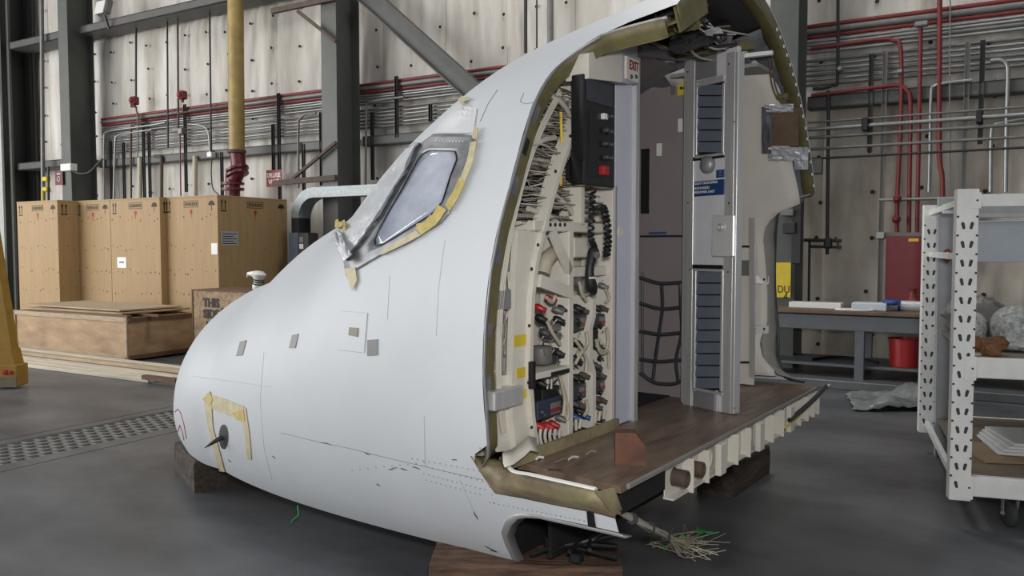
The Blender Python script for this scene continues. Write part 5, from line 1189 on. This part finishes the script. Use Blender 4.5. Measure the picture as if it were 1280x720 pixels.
def rbeam(y, z0, z1, x0=0, x1=RW, name='shelf_beam', d=.05): return T.part(name, M_rack, lambda b: b.box(((x0+x1)/2, y+.03, (z0+z1)/2), (x1-x0, d, z1-z0), .004))
zz_ = lambda py, dep=o_.y: HC-(py-310)/1000*dep
for y, off in ((0, 0), (DY, pr_.x)):
    for z0, z1 in ((.185,.30),(.865,.98),(1.83,1.90)):
        o2 = rbeam(y, z0, z1, off+.05, off+RW-.05)
        T.part('beam_plate', M_rack, lambda b: b.box((off+.035, y-.024, (z0+z1)/2), (.06, .004, z1-z0+.02), .002), parent=o2)
        T.part('beam_pin', M_black, lambda b: b.lathe((off+.045, y-.026, (z0+z1)/2), (0,-1,0), [(.006,0),(.006,.003),(.001,.003)], 8), parent=o2)
for z in (.24, 1.55, 1.87): T.part('end_brace', M_rack, lambda b: b.bar((.0,.05,z), (pr_.x,DY-.02,z), .03, .04, (0,0,1)))

for z, m in ((.285,M_shelf),(.965,M_shelf)): T.part('shelf', m, lambda b: b.prism([(.06,.06,z),(RW-.06,.06,z),(RW+pr_.x-.06,DY,z),(pr_.x+.06,DY,z)], (0,0,.018)))
T.part('top_rail', M_rack, lambda b: b.bar((.05,DY*.5,1.86), (RW,DY*.5,1.86), .04, .06))
for cx, cy in ((.28,.10),(RW-.3,.10),(.28+pr_.x,DY-.08),(RW-.3+pr_.x,DY-.08)):
    cst = T.part('castor', mat('castor_tyre', (58,62,58), .6, var=.15), lambda b: b.lathe((cx-.02,cy,.075), (1,.25,0), [(.02,0),(.066,.004),(.075,.012),(.075,.032),(.066,.04),(.02,.044)], 20), smooth=40)
    T.part('castor_plate', M_alud, lambda b: b.box((cx,cy,.178), (.11,.10,.008)), parent=cst)
    T.part('castor_fork', M_alud, lambda b: (b.bar((cx-.035,cy,.172),(cx-.028,cy+.02,.07),.006,.04,(0,1,0)), b.bar((cx+.045,cy,.172),(cx+.036,cy+.02,.07),.006,.04,(0,1,0)), b.cyl((cx-.04,cy+.01,.075),(cx+.05,cy+.02,.075),.01,8)), parent=cst)
# things stored on the rack
def rkp(px, py, y): return RK.Y(px, py, y)
p = rkp(1218, 300, 1.2)
def slabq(b, x0, y0, x1, y1, yd, d, bev=.004): a, c = rkp(x0,y0,yd), rkp(x1,y1,yd); b.box(((a.x+c.x)/2, yd+d/2, (a.z+c.z)/2), (abs(a.x-c.x), d, abs(a.z-c.z)), bev)
one(RK, 'pale_panel', mat('pale_blue_panel', (188,198,206), .5, var=.04), lambda b: slabq(b, 1212, 276, 1330, 328, DY+.14, .03), 'pale blue grey panel standing behind the rack', 'panel')
M_bub = mat('bubble_wrap', (196,200,198), .22, var=.25, scale=40, col2=(120,124,124), bump=.8, bscale=60)
M_paper = mat('brown_paper', (128,88,58), .8, var=.25, scale=14, bump=.6, bscale=24)
def lump(c, r, sc, jit, seed, n=18, m=12): rr = random.Random(seed); return lambda b: b.ball(c, r, n, m, sc, jit, rr)
zs = .983
c1_ = rkp(1268,430,.45); T = Thing(RK, 'bubble_bundle', (c1_.x, .45, zs), 'bundle in clear bubble wrap with a yellowed sheet on the rack', 'bundle')
T.part('bubble_wrap', M_bub, lump((c1_.x, .45, zs+.135), .135, (1.0,.9,1.0), .05, 2, 24, 16), smooth=60); T.part('yellowed_sheet', mat('yellowed_sheet', (206,192,146), .6, var=.1), lump((c1_.x+.10, .42, zs+.14), .13, (.8,.9,.95), .04, 3, 24, 16), smooth=60)
T.part('bubble_skirt', M_bub, lump((c1_.x+.02, .36, zs+.05), .06, (3.0,1.2,.8), .10, 6, 20, 10), smooth=50)
c2_ = rkp(1237,438,.12); one(RK, 'crumpled_paper', M_paper, lambda b: [b.ball((c2_.x+dx, .13+dy, zs+.045+dz), r, 16, 11, (1.2,.8,1.0), .16, random.Random(int(10*r*100)+k)) for k, (dx, dy, dz, r) in enumerate(((0,0,0,.05),(-.06,.02,.015,.045),(.05,.02,.02,.045),(.01,-.05,-.01,.035)))], 'crumpled brown paper wad on the rack shelf edge', 'paper wad', kind=None)
c3_ = rkp(1211,424,.9); one(RK, 'bubble_roll', M_bub, lump((c3_.x, .75, zs+.10), .10, (.7,.8,1.0), .05, 5, 20, 12), 'small roll of bubble wrap behind the front rack post', 'roll', smooth=60)
c4_ = rkp(1240,380,1.4); one(RK, 'plastic_bag', mat('grey_bag', (128,126,122), .35, var=.2, scale=14, bump=.6, bscale=18), lump((c4_.x-.12, 1.35, zs+.14), .16, (1.25,.9,.85), .12, 7, 20, 12), 'grey plastic bag at the back of the rack shelf', 'bag', smooth=40)
hb = Thing(RK, 'hardware_box', (c4_.x+.38, 1.4, zs), 'dark hardware box with shiny clips beside the plastic bag on the rack', 'box')
hb.part('body', M_blacksteel, lambda b: b.box((c4_.x+.38, 1.4, zs+.09), (.34,.28,.18), .01))
for i in range(5): hb.part('clip', M_conduit, lambda b: b.tube(arc((c4_.x+.3+.06*i, 1.25, zs+.18), .03, 0, math.pi, (1,0,0), (0,.2,1), 6), .006, 5))
for i in range(4): one(RK, 'foam_sheet', mat('foam_white', (214,216,218), .6, var=.06), lambda b: b.box((.62+.02*i, .75, .320+.021*(i+.5)), (.62,.5,.02), .006, rz=.03*i), 'white foam sheet on the lower rack shelf, %s of four' % ('lowest','second from the bottom','third from the bottom','topmost')[i], 'foam sheet', 'foam sheets on the rack')
one(RK, 'cable_coil', M_conduit, lambda b: [b.tube(arc((.66,.72,.425+.012*i), .12+.01*i, 0, 2*math.pi, (1,0,.1*i), (0,1,.05), 18), .007, 5) for i in range(3)], 'loose shiny cable coil on the foam sheets', 'cable')
one(RK, 'cardboard_sheet', mat('cardboard', (150,130,104), .8, var=.12), lambda b: b.box((.40,.62,.312), (.5,.5,.012), rz=.2), 'flat cardboard sheet on the lower rack shelf', 'cardboard')
one(RK, 'tissue_scrap', M_white, lambda b: b.ball(rkp(1220,443,.12)+Vector((0,0,-.004)), .02, 10, 6, (1.4,1,.5), .2, random.Random(1)), 'white tissue scrap beside the brown paper wad', 'scrap')
# steel channels leaning against the rack end
ga = gp(1179,569,0)
for k, (x0, x1, yt, yb, lab) in enumerate(((1174,1190,247,571,'taller grey steel channel leaning at the rack end, with a red diamond sticker'),(1170,1174.5,262,545,'thin grey steel strip leaning behind the taller channel'))):
    r = ray((x0+x1)/2, yb); dd = 5.35+.5*k; base = CP+r*(dd/r.y); base.z = max(.0, 0); base = CP+ray((x0+x1)/2-4, yb)*(-HC/ray(0,yb).z) if k == 0 else CP+ray(1172,yb)*(-HC/ray(0,yb).z)
    topd = base.y-.25; top_ = CP+ray((x0+x1)/2+1, yt)*(topd/ray(0,yt).y); w_ = (x1-x0)/1000*base.y
    fr = Frame((base.x, base.y, 0), (.954,-.3,0)); tl = fr.loc(top_)
    T2_ = Thing(fr, 'steel_channel', (0,0,0), lab, 'steel channel', 'steel channels leaning at the rack end')
    T2_.part('web', M_conduitd if k else mat('channel_grey', (176,180,184), .45, .3, var=.1), lambda b: b.bar((0,0,.0), tl, w_, .006, (0,-1,.2)))
    if k == 0:
        for s_ in (-1, 1): T2_.part('flange', MATS['channel_grey'], lambda b: b.bar((s_*w_/2,.02,.0), tl+Vector((s_*w_/2,.02,0)), .005, .05, (0,-1,.2)))
        f = (570-316)/(570-247); pc_ = tl*f+Vector((.01,-.008,0)); T2_.part('diamond_sticker', M_signred, lambda b: b.prism([pc_+Vector((-.05,0,.0)), pc_+Vector((0,0,-.06)), pc_+Vector((.05,0,0)), pc_+Vector((0,0,.06))], (0,-.002,0))); T2_.part('sticker_mark', M_white, lambda b: b.prism([pc_+Vector((-.02,-.003,.0)), pc_+Vector((0,-.003,-.03)), pc_+Vector((.02,-.003,0)), pc_+Vector((0,-.003,.03))], (0,-.001,0)))

# ================================================================== WORKBENCH ALONG THE WALL
M_bench = mat('bench_top', (112,92,76), .55, var=.2, scale=6)
M_bgrey = mat('bench_grey', (98,102,106), .5, var=.1)
yb1 = 1.45; bz = .88; bx0, bx1 = WF.Y(975,390,yb1).x+.35, WF.Y(1152,390,yb1).x-1.8
T = Thing(WF, 'workbench', ((bx0+bx1)/2, .9, 0), 'long grey workbench with a wooden top along the wall', 'workbench')
T.part('bench_top', M_bench, lambda b: b.box(((bx0+bx1)/2, .95, bz-.02), (bx0-bx1, 1.0, .04), .004)); T.part('apron', M_bgrey, lambda b: b.box(((bx0+bx1)/2, 1.40, bz-.14), (bx0-bx1-.1, .05, .17), .006)); T.part('apron', M_bgrey, lambda b: b.box(((bx0+bx1)/2, .5, bz-.14), (bx0-bx1-.1, .05, .17)))
T.part('lower_shelf', M_bgrey, lambda b: b.box(((bx0+bx1)/2, .95, .24), (bx0-bx1-.15, .8, .03)))
for x in (bx0-.12, (bx0+bx1)/2+.6, bx1+.2):
    for y in (.55, 1.38): T.part('leg', M_bgrey, lambda b: b.box((x, y, bz/2-.03), (.10,.08,bz-.06), .005))
one(WF, 'concrete_kerb', M_conc, lambda b: b.box((-1.2,.85,.05), (9.4,1.5,.10), .01), 'low concrete kerb under the workbench', 'kerb', kind='structure')
def onb(px, py, z=bz): return WF.Z(px, py, z)
def bbox(name, m, q, z, h, dpt, lab, cat, rz=0):
    a = onb(q[0], q[1], z); c = onb(q[2], q[1], z); return one(WF, name, m, lambda b: b.box(((a.x+c.x)/2, a.y-dpt/2, z+h/2), (abs(a.x-c.x), dpt, h), .004, rz=rz), lab, cat)
bbox('white_box', M_white, (986,384,1056,0), bz, .065, .22, 'long white box lying on the workbench', 'box')
T = Thing(WF, 'parts_tray', tuple(onb(1095,387)), 'pale blue tray with a white strap on the workbench', 'tray')
a_ = onb(1064,388); c_ = onb(1110,388); T.part('tray', mat('tray_blue', (196,204,212), .5, var=.05), lambda b: b.box(((a_.x+c_.x)/2, a_.y-.15, bz+.045), (abs(a_.x-c_.x), .26, .09), .01)); T.part('strap', M_white, lambda b: b.tube(arc(((a_.x+c_.x)/2+.15, a_.y+.02, bz+.012), .2, 0, 2*math.pi, (1,0,0), (0,.35,0), 16), .012, 5))
T.part('blue_cloth', M_bluep, lambda b: b.ball(((a_.x+c_.x)/2-.22, a_.y-.12, bz+.10), .06, 10, 7, (1.6,1,.6), .1, random.Random(2)), smooth=50)
pb2 = onb(1134,389); T = Thing(WF, 'foil_bottle', tuple(pb2), 'foil wrapped bottle lying on the workbench', 'bottle')
T.part('body', M_foil, lambda b: b.lathe(pb2+Vector((.20,-.05,.06)), (-1,0,-.02), [(.02,0),(.03,.03),(.06,.07),(.062,.33),(.05,.37),(.001,.38)], 14), smooth=40); T.part('neck', M_black, lambda b: b.lathe(pb2+Vector((.24,-.05,.06)), (-1,0,0), [(.02,0),(.02,.06),(.001,.06)], 10)); T.part('band', M_bluep, lambda b: b.lathe(pb2+Vector((.10,-.05,.06)), (-1,0,0), [(.064,0),(.064,.03)], 14))
pb3 = onb(1139,388); one(WF, 'red_nozzle', M_red, lambda b: b.lathe(pb3+Vector((0,-.25,0)), (0,0,1), [(.13,0),(.13,.05),(.08,.10),(.05,.13),(.04,.22),(.05,.24),(.001,.24)], 16), 'red funnel standing on the workbench by the cabinet', 'funnel', smooth=40)
pk = WF.Y(1131,455,1.12)
T = Thing(WF, 'red_bucket', (pk.x, pk.y, .257), 'red metal bucket on the lower shelf of the workbench', 'bucket'); zb = .257
T.part('body', M_redp, lambda b: b.lathe((pk.x, pk.y, zb), (0,0,1), [(.001,.01),(.155,.0),(.17,.30),(.18,.30),(.18,.315),(.16,.315),(.15,.02),(.001,.02)], 24), smooth=40); T.part('rim', M_redp, lambda b: b.tube(arc((pk.x,pk.y,zb+.31), .178, 0, 2*math.pi, (1,0,0), (0,1,0), 24), .008, 6))
one(WF, 'black_hose', M_black, lambda b: b.tube(smoothline([onb(1010,452,.27)+Vector((0,-.2,0)), onb(1040,449,.28)+Vector((0,-.2,0)), onb(1075,452,.27)+Vector((0,-.2,0)), onb(1095,456,.27)+Vector((0,-.2,0))], 5), .02, 6), 'black hose lying on the lower shelf of the workbench', 'hose')
# red hose cabinet on the wall
a_, c_ = wy(1108,295,.45), wy(1154,378,.45)
T = Thing(WF, 'hose_cabinet', ((a_.x+c_.x)/2, .3, c_.z), 'dark red metal cabinet on the wall above the workbench', 'cabinet')
M_cab = mat('cabinet_red', (112,28,36), .4, var=.1)
T.part('body', M_cab, lambda b: b.box(((a_.x+c_.x)/2, .28, (a_.z+c_.z)/2), (abs(a_.x-c_.x), .34, abs(a_.z-c_.z)), .006)); T.part('door', M_cab, lambda b: b.box(((a_.x+c_.x)/2, .455, (a_.z+c_.z)/2), (abs(a_.x-c_.x)-.03, .012, abs(a_.z-c_.z)-.03), .003)); T.part('label', M_tapey, lambda b: b.box((c_.x+.12, .464, a_.z-.05), (.11,.004,.035)))
one(WF, 'cabinet_bracket', M_conduitd, lambda b: b.bar(wy(1098,293,.3), wy(1156,293,.3), .05, .05), 'grey rail above the red cabinet', 'rail')
fit('rail_fitting', M_conduit, (1094,290,1106,299), 'shiny fitting where the tall strut meets the cabinet rail', 'fitting', y=.4)
one(WF, 'cross_rail_pipe', M_conduit, lambda b: b.tube([wy(1098,250,.34), (XR,.34,wy(1098,250,.34).z)], .018, 8), 'thin bright rail crossing the red pipes above the cabinet', 'pipe', smooth=60)
# boxes and sign on the right-hand column
cxr = XC-.17
T = Thing(WF, 'column_sign', (cxr-.02, .45, 1.1), 'yellow sign ending in DUE 4 on the column behind the service door', 'sign')
a_, c_ = WF.Y(968,328,.9), WF.Y(988,372,.9)
T.part('board', M_tapey, lambda b: b.box(((a_.x+c_.x)/2, .9, (a_.z+c_.z)/2), (abs(a_.x-c_.x), .015, abs(a_.z-c_.z))))
T.text('lettering', 'DUE', .13, M_ink, WF.Y(982,362,.91), (-1,0,0), (0,0,1), sx=.8); T.text('lettering', '4', .13, M_ink, WF.Y(982,371,.91), (-1,0,0), (0,0,1), sx=.8)
for k, (q, lab) in enumerate((((976,262,992,270),'upper grey switch box on the right column'),((978,278,994,292),'lower grey switch box on the right column'))):
    fit('switch_box', M_conduitd if k == 0 else M_blacksteel, q, lab, 'switch box', y=1.0, d=.12)
fit('cable_duct', M_blacksteel, (990,246,1001,330), 'dark cable duct beside the switch boxes', 'duct', y=.96, d=.09)
fit('low_cabinet', M_bgrey, (974,398,990,452), 'blue grey cabinet at the foot of the right column', 'cabinet', y=1.0, d=.3) if False else None
# plastic sheet on the floor
rq = random.Random(15); ps = gp(1120,505,0)
def sheet(b):
    n = 16; R_ = []
    for i in range(n+1):
        row = []
        for j in range(n+1):
            u, v = i/n-.5, j/n-.5; e = 1-max(abs(u), abs(v))*2
            row.append((ps.x+u*.95+.25*v+rq.uniform(-.02,.02), ps.y+v*.8+rq.uniform(-.02,.02), .012+max(0, .13*math.sin(7*u+2*v)*math.sin(5*v+1.2)+.05)*min(1, e*3+.15)+rq.uniform(0,.03)))
        R_.append(row)
    b.grid(R_)
one(Frame((0,0,0),(1,0,0)), 'plastic_sheet', mat('grey_plastic_sheet', (132,134,136), .25, var=.2, scale=10), sheet, 'crumpled grey plastic sheet lying on the floor beside the rack', 'plastic sheet', smooth=35, solid=.004)
